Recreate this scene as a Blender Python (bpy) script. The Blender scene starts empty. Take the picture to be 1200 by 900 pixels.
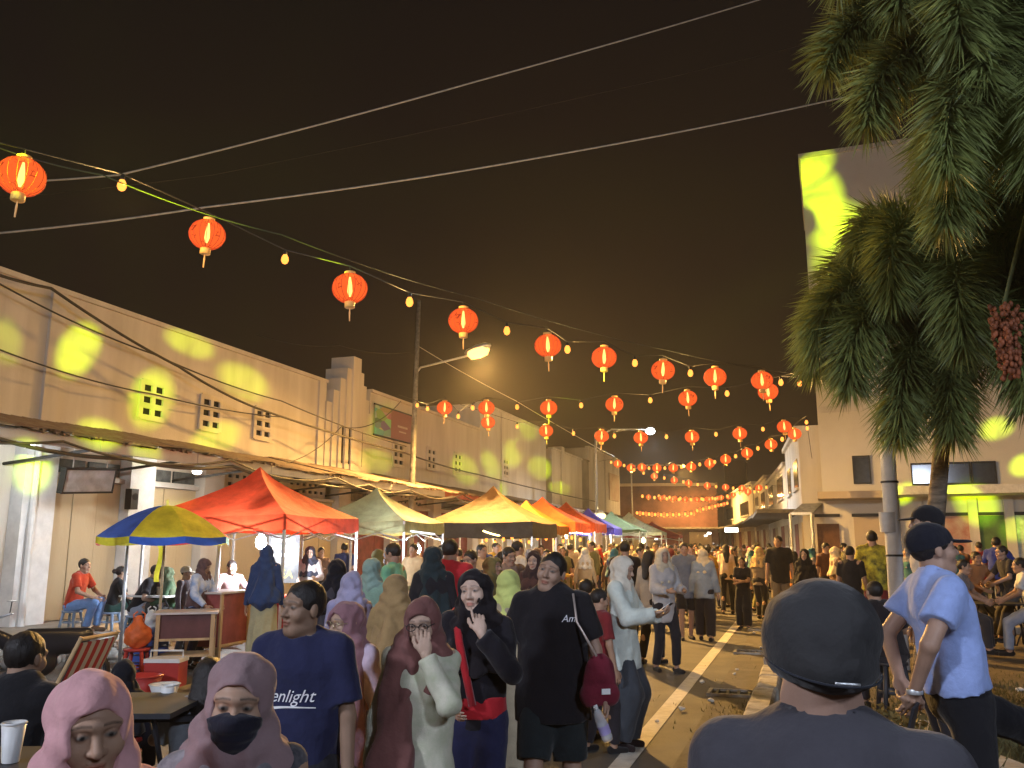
import bpy, math, random
import numpy as np
from mathutils import Vector, Matrix
random.seed(7); rng = np.random.default_rng(7)
SC = bpy.context.scene
COL = SC.collection
R = math.radians

# ------------------------------------------------------------------ camera
CAMH, FPX, HORIZ, YAW = 1.72, 1000.0, 638.0, R(18.5)
PITCH = math.atan((HORIZ - 450) / FPX)
cam_data = bpy.data.cameras.new('camera')
cam_data.sensor_width = 36.0
cam_data.lens = FPX / 1200 * 36.0
cam_data.clip_start, cam_data.clip_end = 0.05, 2000
cam = bpy.data.objects.new('camera', cam_data)
COL.objects.link(cam)
cam.location = (0, 0, CAMH)
cam.rotation_euler = (math.pi / 2 + PITCH, 0, YAW)
SC.camera = cam

# ------------------------------------------------------------------ night sky
world = bpy.data.worlds.new('World'); SC.world = world; world.use_nodes = True
nt = world.node_tree; nt.nodes.clear()
wo = nt.nodes.new('ShaderNodeOutputWorld')
sky = nt.nodes.new('ShaderNodeTexSky'); sky.sky_type = 'NISHITA'; sky.sun_disc = False
sky.sun_elevation = R(-6); sky.sun_rotation = R(120)
bg1 = nt.nodes.new('ShaderNodeBackground'); bg1.inputs[1].default_value = 0.05
nt.links.new(sky.outputs[0], bg1.inputs[0])
tc = nt.nodes.new('ShaderNodeTexCoord'); sep = nt.nodes.new('ShaderNodeSeparateXYZ')
nt.links.new(tc.outputs['Generated'], sep.inputs[0])
ramp = nt.nodes.new('ShaderNodeValToRGB')
ramp.color_ramp.elements[0].position = 0.0; ramp.color_ramp.elements[0].color = (0.022, 0.0125, 0.0056, 1)
ramp.color_ramp.elements[1].position = 0.62; ramp.color_ramp.elements[1].color = (0.0046, 0.0034, 0.0031, 1)
e = ramp.color_ramp.elements.new(0.30); e.color = (0.0092, 0.0058, 0.0042, 1)
nt.links.new(sep.outputs[2], ramp.inputs[0])
bg2 = nt.nodes.new('ShaderNodeBackground'); bg2.inputs[1].default_value = 1.0
nt.links.new(ramp.outputs[0], bg2.inputs[0])
add = nt.nodes.new('ShaderNodeAddShader')
nt.links.new(bg1.outputs[0], add.inputs[0]); nt.links.new(bg2.outputs[0], add.inputs[1])
nt.links.new(add.outputs[0], wo.inputs[0])

moon = bpy.data.lights.new('moonlight', 'SUN'); moon.energy = 0.012; moon.angle = R(5); moon.color = (0.8, 0.88, 1)
mo = bpy.data.objects.new('moonlight', moon); COL.objects.link(mo); mo.rotation_euler = (R(35), R(20), 0)

SC.view_settings.view_transform = 'Standard'; SC.view_settings.look = 'None'
SC.view_settings.exposure = 0.45; SC.view_settings.gamma = 1.0
SC.view_settings.use_curve_mapping = False
SC.render.engine = 'CYCLES'
cy = SC.cycles
cy.max_bounces = 5; cy.diffuse_bounces = 3; cy.glossy_bounces = 2; cy.transmission_bounces = 3
cy.transparent_max_bounces = 6; cy.sample_clamp_indirect = 2.0; cy.sample_clamp_direct = 0
cy.use_denoising = True; cy.caustics_reflective = False; cy.caustics_refractive = False
cy.use_light_tree = True

# ------------------------------------------------------------------ pixel -> place
SY, CY_ = math.sin(YAW), math.cos(YAW)
RIGHT = Vector((CY_, SY, 0)); FWD = Vector((-SY, CY_, 0))
def ray(px, py):
    a = (px - 600) / FPX; b = (450 - py) / FPX
    f = math.cos(PITCH) - b * math.sin(PITCH); u = math.sin(PITCH) + b * math.cos(PITCH)
    return RIGHT * a + FWD * f + Vector((0, 0, u))
def P(px, py, d):                 # point on the pixel's ray, d metres ahead
    r = ray(px, py); t = d / r.dot(FWD)
    return Vector((0, 0, CAMH)) + r * t
def G(px, d, z=0.0):              # ground spot under pixel column px, d metres ahead
    p = P(px, HORIZ, d); return Vector((p.x, p.y, z))
def GP(px, py, z=0.0):            # where the pixel's ray meets height z
    r = ray(px, py); t = (z - CAMH) / r.z
    p = Vector((0, 0, CAMH)) + r * t; p.z = z; return p
def WX(px, py, X):                # where the pixel's ray meets the plane x = X
    r = ray(px, py); return Vector((0, 0, CAMH)) + r * (X / r.x)

# ------------------------------------------------------------------ object helpers
def link(o, parent=None):
    COL.objects.link(o)
    if parent is not None: o.parent = parent
    return o
def tag(o, label=None, cat=None, group=None, kind=None):
    if label: o['label'] = label
    if cat: o['category'] = cat
    if group: o['group'] = group
    if kind: o['kind'] = kind
    return o
def empty(name, loc=(0, 0, 0), rz=0.0, label=None, cat=None, group=None):
    o = bpy.data.objects.new(name, None); o.empty_display_size = 0.2
    o.location = loc; o.rotation_euler = (0, 0, rz)
    link(o); return tag(o, label, cat, group)
def mesh_np(name, V, F, smooth=False):
    m = bpy.data.meshes.new(name)
    V = np.asarray(V, dtype=np.float32); F = np.asarray(F, dtype=np.int32)
    n, k = F.shape
    m.vertices.add(len(V)); m.vertices.foreach_set('co', V.ravel())
    m.loops.add(n * k); m.loops.foreach_set('vertex_index', F.ravel())
    m.polygons.add(n); m.polygons.foreach_set('loop_start', np.arange(0, n * k, k, dtype=np.int32))
    m.polygons.foreach_set('use_smooth', np.full(n, smooth))
    m.update(calc_edges=True)
    return m
class MB:
    """collects boxes, tubes and sheets for ONE mesh"""
    def __init__(s): s.v = []; s.f = []
    def poly(s, pts):
        n = len(s.v); s.v += [tuple(p) for p in pts]; s.f.append(tuple(range(n, n + len(pts)))); return s
    def grid(s, P2, closed=False):
        n = len(s.v); a = len(P2); b = len(P2[0])
        for row in P2: s.v += [tuple(p) for p in row]
        for i in range(a - 1):
            for j in range(b if closed else b - 1):
                k = (j + 1) % b
                s.f.append((n + i*b + j, n + i*b + k, n + (i+1)*b + k, n + (i+1)*b + j))
        return s
    def box(s, c, d, M=None):
        n = len(s.v); hx, hy, hz = d[0] / 2, d[1] / 2, d[2] / 2
        for z in (-hz, hz):
            for x, y in ((-hx, -hy), (hx, -hy), (hx, hy), (-hx, hy)):
                q = Vector((x, y, z))
                if M is not None: q = M @ q
                s.v.append((c[0] + q.x, c[1] + q.y, c[2] + q.z))
        for f in ((3, 2, 1, 0), (4, 5, 6, 7), (0, 1, 5, 4), (1, 2, 6, 5), (2, 3, 7, 6), (3, 0, 4, 7)):
            s.f.append(tuple(n + i for i in f))
        return s
    def box2(s, lo, hi):
        return s.box([(lo[i] + hi[i]) / 2 for i in range(3)], [abs(hi[i] - lo[i]) for i in range(3)])
    def tube(s, pts, r, seg=8, cap=True):
        pts = [Vector(p) for p in pts]; n = len(pts)
        rr = r if isinstance(r, (list, tuple)) else [r] * n
        rings = []; prev = None
        for i, p in enumerate(pts):
            t = (pts[min(i + 1, n - 1)] - pts[max(i - 1, 0)])
            t = t.normalized() if t.length > 1e-9 else Vector((0, 0, 1))
            ref = Vector((0, 0, 1)) if abs(t.z) < 0.92 else Vector((1, 0, 0))
            if prev is not None:
                x = prev - t * prev.dot(t)
                x = x.normalized() if x.length > 1e-6 else t.cross(ref).normalized()
            else: x = t.cross(ref).normalized()
            prev = x; y = t.cross(x)
            rings.append([p + (x * math.cos(2*math.pi*k/seg) + y * math.sin(2*math.pi*k/seg)) * rr[i] for k in range(seg)])
        b = len(s.v); s.grid(rings, closed=True)
        if cap:
            s.f.append(tuple(b + k for k in reversed(range(seg))))
            s.f.append(tuple(b + (n - 1) * seg + k for k in range(seg)))
        return s
    def lathe(s, prof, seg=16, c=(0, 0, 0), cap=True):
        rings = [[(c[0] + r * math.cos(2*math.pi*k/seg), c[1] + r * math.sin(2*math.pi*k/seg), c[2] + z) for k in range(seg)] for r, z in prof]
        b = len(s.v); s.grid(rings, closed=True); n = len(prof)
        if cap:
            s.f.append(tuple(b + k for k in reversed(range(seg))))
            s.f.append(tuple(b + (n - 1) * seg + k for k in range(seg)))
        return s
    def mesh(s, name, smooth=False, bevel=0):
        m = bpy.data.meshes.new(name); m.from_pydata(s.v, [], s.f)
        if smooth: m.polygons.foreach_set('use_smooth', [True] * len(m.polygons))
        m.update(); return m
    def build(s, name, mat, parent=None, smooth=False, loc=None):
        m = s.mesh(name, smooth); m.materials.append(mat)
        o = bpy.data.objects.new(name, m)
        if loc is not None: o.location = loc
        return link(o, parent)
def inst(name, mesh, parent=None, loc=(0, 0, 0), rz=0.0, mat=None, scale=None):
    o = bpy.data.objects.new(name, mesh); o.location = loc; o.rotation_euler = (0, 0, rz)
    if scale is not None: o.scale = scale
    link(o, parent)
    if mat is not None:
        o.material_slots[0].link = 'OBJECT'; o.material_slots[0].material = mat
    return o

# ------------------------------------------------------------------ materials
_M = {}
def mat(name, col=(0.5, 0.5, 0.5), rough=0.8, metal=0.0, var=0.15, vscale=6.0, bump=0.0, bscale=60.0, vcol=None,
        attr=False, emit=None, estr=0.0, trans=0.0, alpha=1.0, stretch=None, spec=0.3, sheen=0.0, coord='Object'):
    if name in _M: return _M[name]
    m = bpy.data.materials.new(name); m.use_nodes = True
    t = m.node_tree; n = t.nodes; n.clear(); L = t.links.new
    out = n.new('ShaderNodeOutputMaterial'); b = n.new('ShaderNodeBsdfPrincipled')
    b.inputs['Base Color'].default_value = (*col, 1); b.inputs['Roughness'].default_value = rough
    b.inputs['Metallic'].default_value = metal; b.inputs['Specular IOR Level'].default_value = spec
    if sheen: b.inputs['Sheen Weight'].default_value = sheen
    tcn = n.new('ShaderNodeTexCoord'); mp = n.new('ShaderNodeMapping')
    L(tcn.outputs[coord], mp.inputs[0])
    if stretch: mp.inputs['Scale'].default_value = stretch
    src = None
    if attr:
        a = n.new('ShaderNodeAttribute'); a.attribute_name = 'Col'; src = a.outputs['Color']
    if var > 0:
        nz = n.new('ShaderNodeTexNoise'); nz.inputs['Scale'].default_value = vscale; nz.inputs['Detail'].default_value = 5
        nz.inputs['Roughness'].default_value = 0.62
        L(mp.outputs[0], nz.inputs['Vector'])
        mr = n.new('ShaderNodeMapRange'); mr.inputs['From Min'].default_value = 0.3; mr.inputs['From Max'].default_value = 0.7
        L(nz.outputs['Fac'], mr.inputs['Value'])
        mx = n.new('ShaderNodeMix'); mx.data_type = 'RGBA'; mx.blend_type = 'MIX'
        if vcol is None:
            mr.inputs['To Min'].default_value = 1 - var; mr.inputs['To Max'].default_value = 1 + var
            mx.blend_type = 'MULTIPLY'; mx.inputs['Factor'].default_value = 1.0
            if src is not None: L(src, mx.inputs['A'])
            else: mx.inputs['A'].default_value = (*col, 1)
            L(mr.outputs[0], mx.inputs['B'])
        else:
            mr.inputs['To Min'].default_value = 0; mr.inputs['To Max'].default_value = var
            L(mr.outputs[0], mx.inputs['Factor'])
            mx.inputs['A'].default_value = (*col, 1); mx.inputs['B'].default_value = (*vcol, 1)
        src = mx.outputs['Result']
    if src is not None: L(src, b.inputs['Base Color'])
    if bump > 0:
        nb = n.new('ShaderNodeTexNoise'); nb.inputs['Scale'].default_value = bscale; nb.inputs['Detail'].default_value = 4
        L(mp.outputs[0], nb.inputs['Vector'])
        bp = n.new('ShaderNodeBump'); bp.inputs['Strength'].default_value = bump; bp.inputs['Distance'].default_value = 0.02 if bscale > 20 else 0.035
        L(nb.outputs['Fac'], bp.inputs['Height']); L(bp.outputs[0], b.inputs['Normal'])
    if emit is not None:
        b.inputs['Emission Color'].default_value = (*emit, 1); b.inputs['Emission Strength'].default_value = estr
    sh = b.outputs[0]
    if trans > 0:
        tr = n.new('ShaderNodeBsdfTranslucent')
        if src is not None: L(src, tr.inputs[0])
        else: tr.inputs[0].default_value = (*col, 1)
        ms = n.new('ShaderNodeMixShader'); ms.inputs[0].default_value = trans
        L(sh, ms.inputs[1]); L(tr.outputs[0], ms.inputs[2]); sh = ms.outputs[0]
    if alpha < 1:
        tp = n.new('ShaderNodeBsdfTransparent'); ms = n.new('ShaderNodeMixShader'); ms.inputs[0].default_value = alpha
        L(tp.outputs[0], ms.inputs[1]); L(sh, ms.inputs[2]); sh = ms.outputs[0]
    L(sh, out.inputs[0]); _M[name] = m
    return m
def glow(name, col, st, sample=True):
    if name in _M: return _M[name]
    m = bpy.data.materials.new(name); m.use_nodes = True; n = m.node_tree.nodes; n.clear()
    o = n.new('ShaderNodeOutputMaterial'); e_ = n.new('ShaderNodeEmission')
    e_.inputs[0].default_value = (*col, 1); e_.inputs[1].default_value = st
    m.node_tree.links.new(e_.outputs[0], o.inputs[0])
    if not sample: m.cycles.emission_sampling = 'NONE'
    _M[name] = m; return m
def srgb(r, g, b):
    f = lambda c: (c / 255 / 12.92) if c / 255 <= 0.04045 else ((c / 255 + 0.055) / 1.055) ** 2.4
    return (f(r), f(g), f(b))
def cloth(r, g, b, pat=None):
    """woven cloth, colour given as the fabric's own sRGB"""
    return mat(f'cloth_{r}_{g}_{b}', srgb(r, g, b), 0.92, var=0.14, vscale=9, bump=0.34, bscale=17, spec=0.15, sheen=0.15)
def point_light(name, loc, energy, col, radius=0.1, parent=None):
    l = bpy.data.lights.new(name, 'POINT'); l.energy = energy; l.color = col; l.shadow_soft_size = radius
    o = bpy.data.objects.new(name, l); o.location = loc; return link(o, parent)
def spot_light(name, loc, target, energy, col, deg, blend=0.3, radius=0.03, parent=None):
    l = bpy.data.lights.new(name, 'SPOT'); l.energy = energy; l.color = col; l.spot_size = R(deg); l.spot_blend = blend
    l.shadow_soft_size = radius
    o = bpy.data.objects.new(name, l); o.location = loc
    o.rotation_euler = (Vector(target) - Vector(loc)).to_track_quat('-Z', 'Y').to_euler(); return link(o, parent)
# ------------------------------------------------------------------ people: signed-distance bodies meshed as one surface
f32 = np.float32
def nets(F, X, Y, Z):
    S = F < 0
    c = np.zeros(tuple(n - 1 for n in F.shape), np.uint8)
    for i in (0, 1):
        for j in (0, 1):
            for k in (0, 1):
                c += S[i:S.shape[0]-1+i, j:S.shape[1]-1+j, k:S.shape[2]-1+k]
    act = (c > 0) & (c < 8)
    ijk = np.argwhere(act); n = len(ijk)
    idx = np.full(act.shape, -1, np.int32); idx[act] = np.arange(n, dtype=np.int32)
    I, J, K = ijk.T
    f = {(a, b, d): F[I+a, J+b, K+d] for a in (0, 1) for b in (0, 1) for d in (0, 1)}
    acc = np.zeros((n, 3), f32); cnt = np.zeros(n, f32)
    for ax in range(3):
        o = [q for q in range(3) if q != ax]
        for b in (0, 1):
            for d in (0, 1):
                c0 = [0, 0, 0]; c0[o[0]] = b; c0[o[1]] = d; c1 = list(c0); c1[ax] = 1
                f0, f1 = f[tuple(c0)], f[tuple(c1)]
                m = (f0 < 0) != (f1 < 0)
                t = np.where(m, f0 / np.where(m, f0 - f1, 1), 0)
                acc[:, ax] += np.where(m, t, 0); acc[:, o[0]] += m * b; acc[:, o[1]] += m * d; cnt += m
    u = acc / np.maximum(cnt, 1)[:, None]
    V = np.stack([X[I] + u[:, 0] * (X[I+1] - X[I]), Y[J] + u[:, 1] * (Y[J+1] - Y[J]), Z[K] + u[:, 2] * (Z[K+1] - Z[K])], 1)
    faces = []
    def emit(E, inside, quad):
        q = np.stack([idx[tuple((E + np.array(o)).T)] for o in quad], 1)
        faces.append(np.where(inside[:, None], q, q[:, ::-1]))
    m = S[:-1, 1:-1, 1:-1] != S[1:, 1:-1, 1:-1]; E = np.argwhere(m) + (0, 1, 1)
    emit(E, S[tuple(E.T)], ((0, -1, -1), (0, 0, -1), (0, 0, 0), (0, -1, 0)))
    m = S[1:-1, :-1, 1:-1] != S[1:-1, 1:, 1:-1]; E = np.argwhere(m) + (1, 0, 1)
    emit(E, S[tuple(E.T)], ((-1, 0, -1), (-1, 0, 0), (0, 0, 0), (0, 0, -1)))
    m = S[1:-1, 1:-1, :-1] != S[1:-1, 1:-1, 1:]; E = np.argwhere(m) + (1, 1, 0)
    emit(E, S[tuple(E.T)], ((-1, -1, 0), (0, -1, 0), (0, 0, 0), (-1, 0, 0)))
    return V, np.concatenate(faces)
def A(v): return np.array(v, dtype=float)
def unit(v): v = A(v); return v / (np.linalg.norm(v) + 1e-12)
def axis(lo, hi, res, fine):
    x = [lo]
    while x[-1] < hi:
        r = res
        for a, b, fr in fine:
            if a - 0.01 <= x[-1] <= b: r = min(r, fr)
        x.append(x[-1] + r)
    return np.array(x, f32)
# a primitive: (kind, a, b, ra, rb, k, op, frame, flat, flatend)
def cone(a, b, ra, rb, k=0.02, op='u', frame=None, flat=1.0, end=False):
    return ('c', A(a), A(b), ra, rb, k, op, frame, flat, end)
def ell(c, r, k=0.02, op='u', frame=None):
    return ('e', A(c), A(r), 0, 0, k, op, np.eye(3) if frame is None else frame, 1.0, False)
def half(n, p, op='i'):            # keeps the side where n.(x-p) < 0
    return ('h', A(n), A(p), 0, 0, 0, op, None, 1.0, False)
def sdf_mesh(prims, res, fine=(), disp=None, inflate=0.0):
    lo, hi = np.full(3, 1e9), np.full(3, -1e9); bx = []
    for pr in prims:
        if pr[0] == 'c':
            r = max(pr[3], pr[4]); l = np.minimum(pr[1], pr[2]) - r; h = np.maximum(pr[1], pr[2]) + r
        elif pr[0] == 'e':
            e_ = np.abs(pr[7]) @ pr[2]; l, h = pr[1] - e_, pr[1] + e_
        else: l = h = None
        bx.append((l, h))
        if pr[6] == 'u' and l is not None: lo = np.minimum(lo, l); hi = np.maximum(hi, h)
    pad = 2.5 * res + 0.02 + inflate; lo -= pad; hi += pad
    ax = [axis(lo[i], hi[i], res, [(f[0][i], f[1][i], f[2]) for f in fine]) for i in range(3)]
    X, Y, Z = ax
    F = np.full((len(X), len(Y), len(Z)), 0.3, f32)
    for pr, (l, h) in zip(prims, bx):
        kind, a, b, ra, rb, k, op, fr, flat, end = pr
        if l is None or op == 'i': sl = (slice(None),) * 3
        else:
            m = k + 2 * res + 0.01 + inflate
            sl = tuple(slice(max(0, int(np.searchsorted(ax[i], l[i] - m)) - 1), int(np.searchsorted(ax[i], h[i] + m)) + 1) for i in range(3))
        x = X[sl[0]][:, None, None]; y = Y[sl[1]][None, :, None]; z = Z[sl[2]][None, None, :]
        if kind == 'c':
            px, py, pz = x - f32(a[0]), y - f32(a[1]), z - f32(a[2]); ba = b - a
            if fr is not None:
                q = [px * f32(fr[0, i]) + py * f32(fr[1, i]) + pz * f32(fr[2, i]) for i in range(3)]
                q[1] = q[1] / f32(flat); bb = fr.T @ ba; bb[1] /= flat; px_, py_, pz_ = q
            else: bb = ba; px_, py_, pz_ = px, py, pz
            L2 = float(bb @ bb) + 1e-12
            t = np.clip((px_ * f32(bb[0]) + py_ * f32(bb[1]) + pz_ * f32(bb[2])) / f32(L2), 0, 1)
            d = np.sqrt((px_ - t * f32(bb[0]))**2 + (py_ - t * f32(bb[1]))**2 + (pz_ - t * f32(bb[2]))**2) - (f32(ra) + t * f32(rb - ra))
            if fr is not None and flat < 1: d = d * f32(0.5 + 0.5 * flat)
            if end:
                u = unit(ba); d = np.maximum(d, (px - f32(ba[0])) * f32(u[0]) + (py - f32(ba[1])) * f32(u[1]) + (pz - f32(ba[2])) * f32(u[2]))
        elif kind == 'e':
            px, py, pz = x - f32(a[0]), y - f32(a[1]), z - f32(a[2])
            q = [(px * f32(fr[0, i]) + py * f32(fr[1, i]) + pz * f32(fr[2, i])) for i in range(3)]
            k0 = np.sqrt(sum((q[i] / f32(b[i]))**2 for i in range(3)))
            k1 = np.sqrt(sum((q[i] / f32(b[i]**2))**2 for i in range(3))) + f32(1e-6)
            d = k0 * (k0 - 1) / k1
        else:
            d = (x - f32(b[0])) * f32(a[0]) + (y - f32(b[1])) * f32(a[1]) + (z - f32(b[2])) * f32(a[2])
        W = F[sl]
        if op == 'u':
            if k > 0:
                hh = np.clip(0.5 + 0.5 * (d - W) / f32(k), 0, 1); F[sl] = d + (W - d) * hh - f32(k) * hh * (1 - hh)
            else: F[sl] = np.minimum(W, d)
        elif op == 's':
            d = -d
            if k > 0:
                hh = np.clip(0.5 - 0.5 * (d - W) / f32(k), 0, 1); F[sl] = d + (W - d) * hh + f32(k) * hh * (1 - hh)
            else: F[sl] = np.maximum(W, d)
        else: F[sl] = np.maximum(W, d)
    if inflate: F -= f32(inflate)
    if disp is not None:
        x = X[:, None, None]; y = Y[None, :, None]; z = Z[None, None, :]
        F += disp(x, y, z).astype(f32)
    F[0] = F[-1] = 0.3; F[:, 0] = F[:, -1] = 0.3; F[:, :, 0] = F[:, :, -1] = 0.3
    return nets(F, X, Y, Z)
def folds(amp, seed, freq=26.0, vert=0.35):
    r = np.random.default_rng(seed)
    K = [(unit(r.normal(size=3) * A([1, 1, vert])) * freq * s, r.uniform(0, 6), unit(r.normal(size=3)) * freq * 0.4, g) for s, g in ((1, 1), (1.7, .6), (0.55, 1.1), (2.7, .3))]
    def d(x, y, z):
        o = 0
        for k, p, q, g in K:
            w = 1.6 * np.sin(x * f32(q[0]) + y * f32(q[1]) + z * f32(q[2]) + p)
            ar = x * f32(k[0]) + y * f32(k[1]) + z * f32(k[2]) + f32(p) + w
            o = o + g * (np.sin(ar) if g > 1.05 or g < .4 else 1.25 * (1.27 - 2 * np.abs(np.sin(ar * f32(.5)))))
        return f32(amp) * o
    return d
def ik(s, t, l1, l2, pole):
    s, t = A(s), A(t); d = t - s; D = np.linalg.norm(d); D2 = min(D, (l1 + l2) * 0.995); u = d / (D + 1e-9); t = s + u * D2
    a = (l1**2 - l2**2 + D2**2) / (2 * D2); h = math.sqrt(max(l1**2 - a**2, 0))
    p = A(pole); p = p - u * (p @ u); p = unit(p)
    return s + u * a + p * h, t
def rotm(yaw=0, pitch=0, roll=0):   # z turn, x nod (positive looks up), y tilt
    return np.array(Matrix.Rotation(R(yaw), 3, 'Z') @ Matrix.Rotation(R(pitch), 3, 'X') @ Matrix.Rotation(R(roll), 3, 'Y'))
def head_prims(hp, Rh, lo=False):
    T = lambda q: hp(q)
    p = [ell(T((0, -.012, .030)), (.075, .095, .088), 0, frame=Rh), ell(T((0, .016, -.035)), (.060, .070, .078), .03, frame=Rh),
         ell(T((0, .052, -.094)), (.026, .026, .022), .03, frame=Rh)]
    p += [cone(T((0, .080, .012)), T((0, .104, -.027)), .008, .0125, .012)]
    for s in (-1, 1):
        p += [ell(T((s*.078, -.006, -.004)), (.010, .018, .031), .008, frame=Rh)]
        if not lo:
            p += [ell(T((s*.042, .054, -.026)), (.024, .026, .026), .02, frame=Rh), ell(T((s*.013, .088, -.030)), (.010, .012, .008), .008, frame=Rh),
                  cone(T((s*.010, .084, .030)), T((s*.050, .066, .028)), .010, .009, .02),
                  ell(T((s*.031, .094, .007)), (.017, .016, .010), .012, 's', frame=Rh), ell(T((s*.031, .0735, .007)), (.014, .0125, .0115), .004, frame=Rh),
                  cone(T((s*.046, -.006, -.075)), T((s*.020, .050, -.098)), .018, .018, .03)]
    if not lo:
        p += [ell(T((0, .083, -.058)), (.022, .012, .0065), .006, frame=Rh), ell(T((0, .082, -.070)), (.019, .012, .0075), .006, frame=Rh),
              ell(T((0, .097, -.0637)), (.022, .010, .0016), .003, 's', frame=Rh)]
    return p
def figure(H=1.65, sex='m', seed=0, res=.012, hres=None, head=(0, 0, 0), lean=0, side=0, hands=None, feet=None, sit=None, seatlean=0,
           top=None, bottom='trousers', wide=1.0, hijab=None, hair='short', cap=None, mask=False, fat=1.0, skin=(.36, .21, .135), shoe=True, lo=False,
           chest_z=0.0, pelvis=(0, 0)):
    """returns (name, V, F, colours or None, key) parts in metres, facing +Y, feet at the origin"""
    hres = hres or res; s = H / 1.70; f = fat; fem = sex == 'f'
    hands = hands or {}; feet = feet or {}
    pz = .93 if sit is None else sit
    u = unit((math.sin(R(side)), math.sin(R(lean)), math.cos(R(lean)))); xr = unit(np.cross((0, 1, 0), u)) if abs(u[1]) < .99 else A((1, 0, 0))
    xr = unit(A((1, 0, 0)) - u * u[0]); yf = np.cross(u, xr); Rt = np.stack([xr, yf, u], 1)
    Pv = A((pelvis[0], pelvis[1], pz)); C = Pv + u * .34; N = Pv + u * .53
    Rh = rotm(*head); hc = N + u * .065 + A((0, 0, .055)) + yf * .018
    hp = lambda q: hc + Rh @ A(q)
    sw = .142 if fem else .170
    Sh = {i: N - u * .055 + xr * i * sw for i in (-1, 1)}
    Hip = {i: Pv + A((i * .085, 0, -.03)) for i in (-1, 1)}
    El, Wr, Kn, An = {}, {}, {}, {}
    for i in (-1, 1):
        hd = hands.get(i, {})
        tgt = hd.get('t', (i * .255 + pelvis[0], .05, pz - .10))
        El[i], Wr[i] = ik(Sh[i], tgt, .285, .25, hd.get('pole', (i * .35, -1, -.1)))
        ft = feet.get(i, {})
        t = ft.get('t', (i * .095, -.02, .085) if sit is None else (i * .11, .40, .085))
        Kn[i], An[i] = ik(Hip[i], t, .42, .415, ft.get('pole', (i * .08, 1, .1)))
    # --- body
    b = []
    b += [cone(Pv - u * .02, Pv + u * .17, .132 * f, .112 * f, .05, frame=Rt, flat=.70), cone(Pv + u * .17, C + u * .06, .112 * f, .135 * f, .05, frame=Rt, flat=.68),
          cone(Sh[-1], Sh[1], .048, .048, .06), cone(N - u * .05, hc + Rh @ A((0, -.018, -.05)), .058 if not fem else .05, .055 if not fem else .047, .03)]
    for i in (-1, 1):
        af = .88 if fem else 1.0
        b += [cone(Sh[i], El[i], .047 * af, .038 * af, .03), cone(El[i], Wr[i], .038 * af, .026 * af, .015),
              cone(Hip[i], Kn[i], .078 * f, .052, .04), cone(Kn[i], An[i], .050, .036, .02),
              ell(Kn[i] * .68 + An[i] * .32 + A((0, -.018, 0)), (.048, .05, .10), .03)]
        ftd = unit(A(feet.get(i, {}).get('dir', (i * .15, 1, 0)))); dz = A((0, 0, 1))
        b += [cone(An[i] - ftd * .035 - dz * .045, An[i] + ftd * .14 - dz * .058, .034, .024, .03)]
        # hand
        hd = hands.get(i, {})
        fd = unit(hd.get('f', Wr[i] - El[i])); nrm = A(hd.get('n', (-i, .0, 0)))
        nrm = unit(nrm - fd * (nrm @ fd)); w = np.cross(fd, nrm) * i      # towards little finger / thumb side
        th = unit(hd.get('th', (0, 1, .2))); w = w if w @ th > 0 else -w   # thumb side
        Rp = np.stack([w, nrm, fd], 1)
        hs = 1.0 if not fem else .9
        b += [ell(Wr[i] + fd * .048 * hs, (.040 * hs, .017, .052 * hs), .015, frame=Rp)]
        cu = R(hd.get('curl', 22))
        if lo:
            b += [cone(Wr[i] + fd * .07, Wr[i] + fd * .11 + nrm * .01, .030, .022, .01), cone(Wr[i] + fd * .135 + nrm * .02, Wr[i] + fd * .11 + nrm * .01, .014, .022, .01)]
        else:
            for q, (off, ln) in enumerate(((.030, .92), (.0105, 1.05), (-.0105, 1.0), (-.030, .78))):
                p0 = Wr[i] + fd * .088 * hs + w * off * hs; ang = cu * (.5 + .12 * q) + (hd.get('point', 0) if q == 0 else 0) * -cu * .5
                d0 = unit(fd + w * off * 2.2)
                for sg, r0, r1 in ((.042, .0095, .0088), (.026, .0088, .0080), (.021, .0080, .0068)):
                    dd = d0 * math.cos(ang) + nrm * math.sin(ang); p1 = p0 + dd * sg * ln * hs
                    b.append(cone(p0, p1, r0 * hs, r1 * hs, .004)); p0 = p1; ang += cu * (1.0 if q or not hd.get('point') else .15)
        p0 = Wr[i] + fd * .028 + w * .026 * hs
        for sg, dd in ((.038, fd * .75 + w * .6 + nrm * .25), (.030, fd * .95 + w * .25 + nrm * .3), (.022, fd + nrm * .35)):
            p1 = p0 + unit(dd) * sg * hs; b.append(cone(p0, p1, .0125 * hs, .0095 * hs, .008)); p0 = p1
    nb = len(b)
    b += head_prims(hp, Rh, lo)
    fine = []
    if hres < res: fine.append((hc - .14, hc + .14, hres))
    if not lo:
        for i in (-1, 1): fine.append((Wr[i] - .13, Wr[i] + .13, min(res, .0055)))
    parts = []
    V, F = sdf_mesh(b, res, fine)
    q = (V - hc) @ Rh; ax_ = np.abs(q[:, 0]); col = np.tile(A(skin), (len(V), 1))
    hd_ = (np.linalg.norm(q, axis=1) < .16) & (q[:, 1] > .03)
    def blend(wt, c): 
        w_ = np.clip(wt, 0, 1)[:, None] * hd_[:, None]; col[:] = col * (1 - w_) + A(c) * w_
    soft = max(hres, .003)
    ring = lambda cx, cz, rx, rz: (1 - np.sqrt(((ax_ - cx) / rx)**2 + ((q[:, 2] - cz) / rz)**2)) * min(rx, rz) / soft + .5
    blend(ring(0, -.0635, .025, .011) * .7, (A(skin) * A((.85, .52, .50))))
    blend(.6 * ((.0032 - np.abs(q[:, 2] - .033 + .3 * np.clip(ax_ - .034, 0, 1))) / soft + .5) * ((ax_ > .012) & (ax_ < .055)), (.02, .014, .011))
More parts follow.
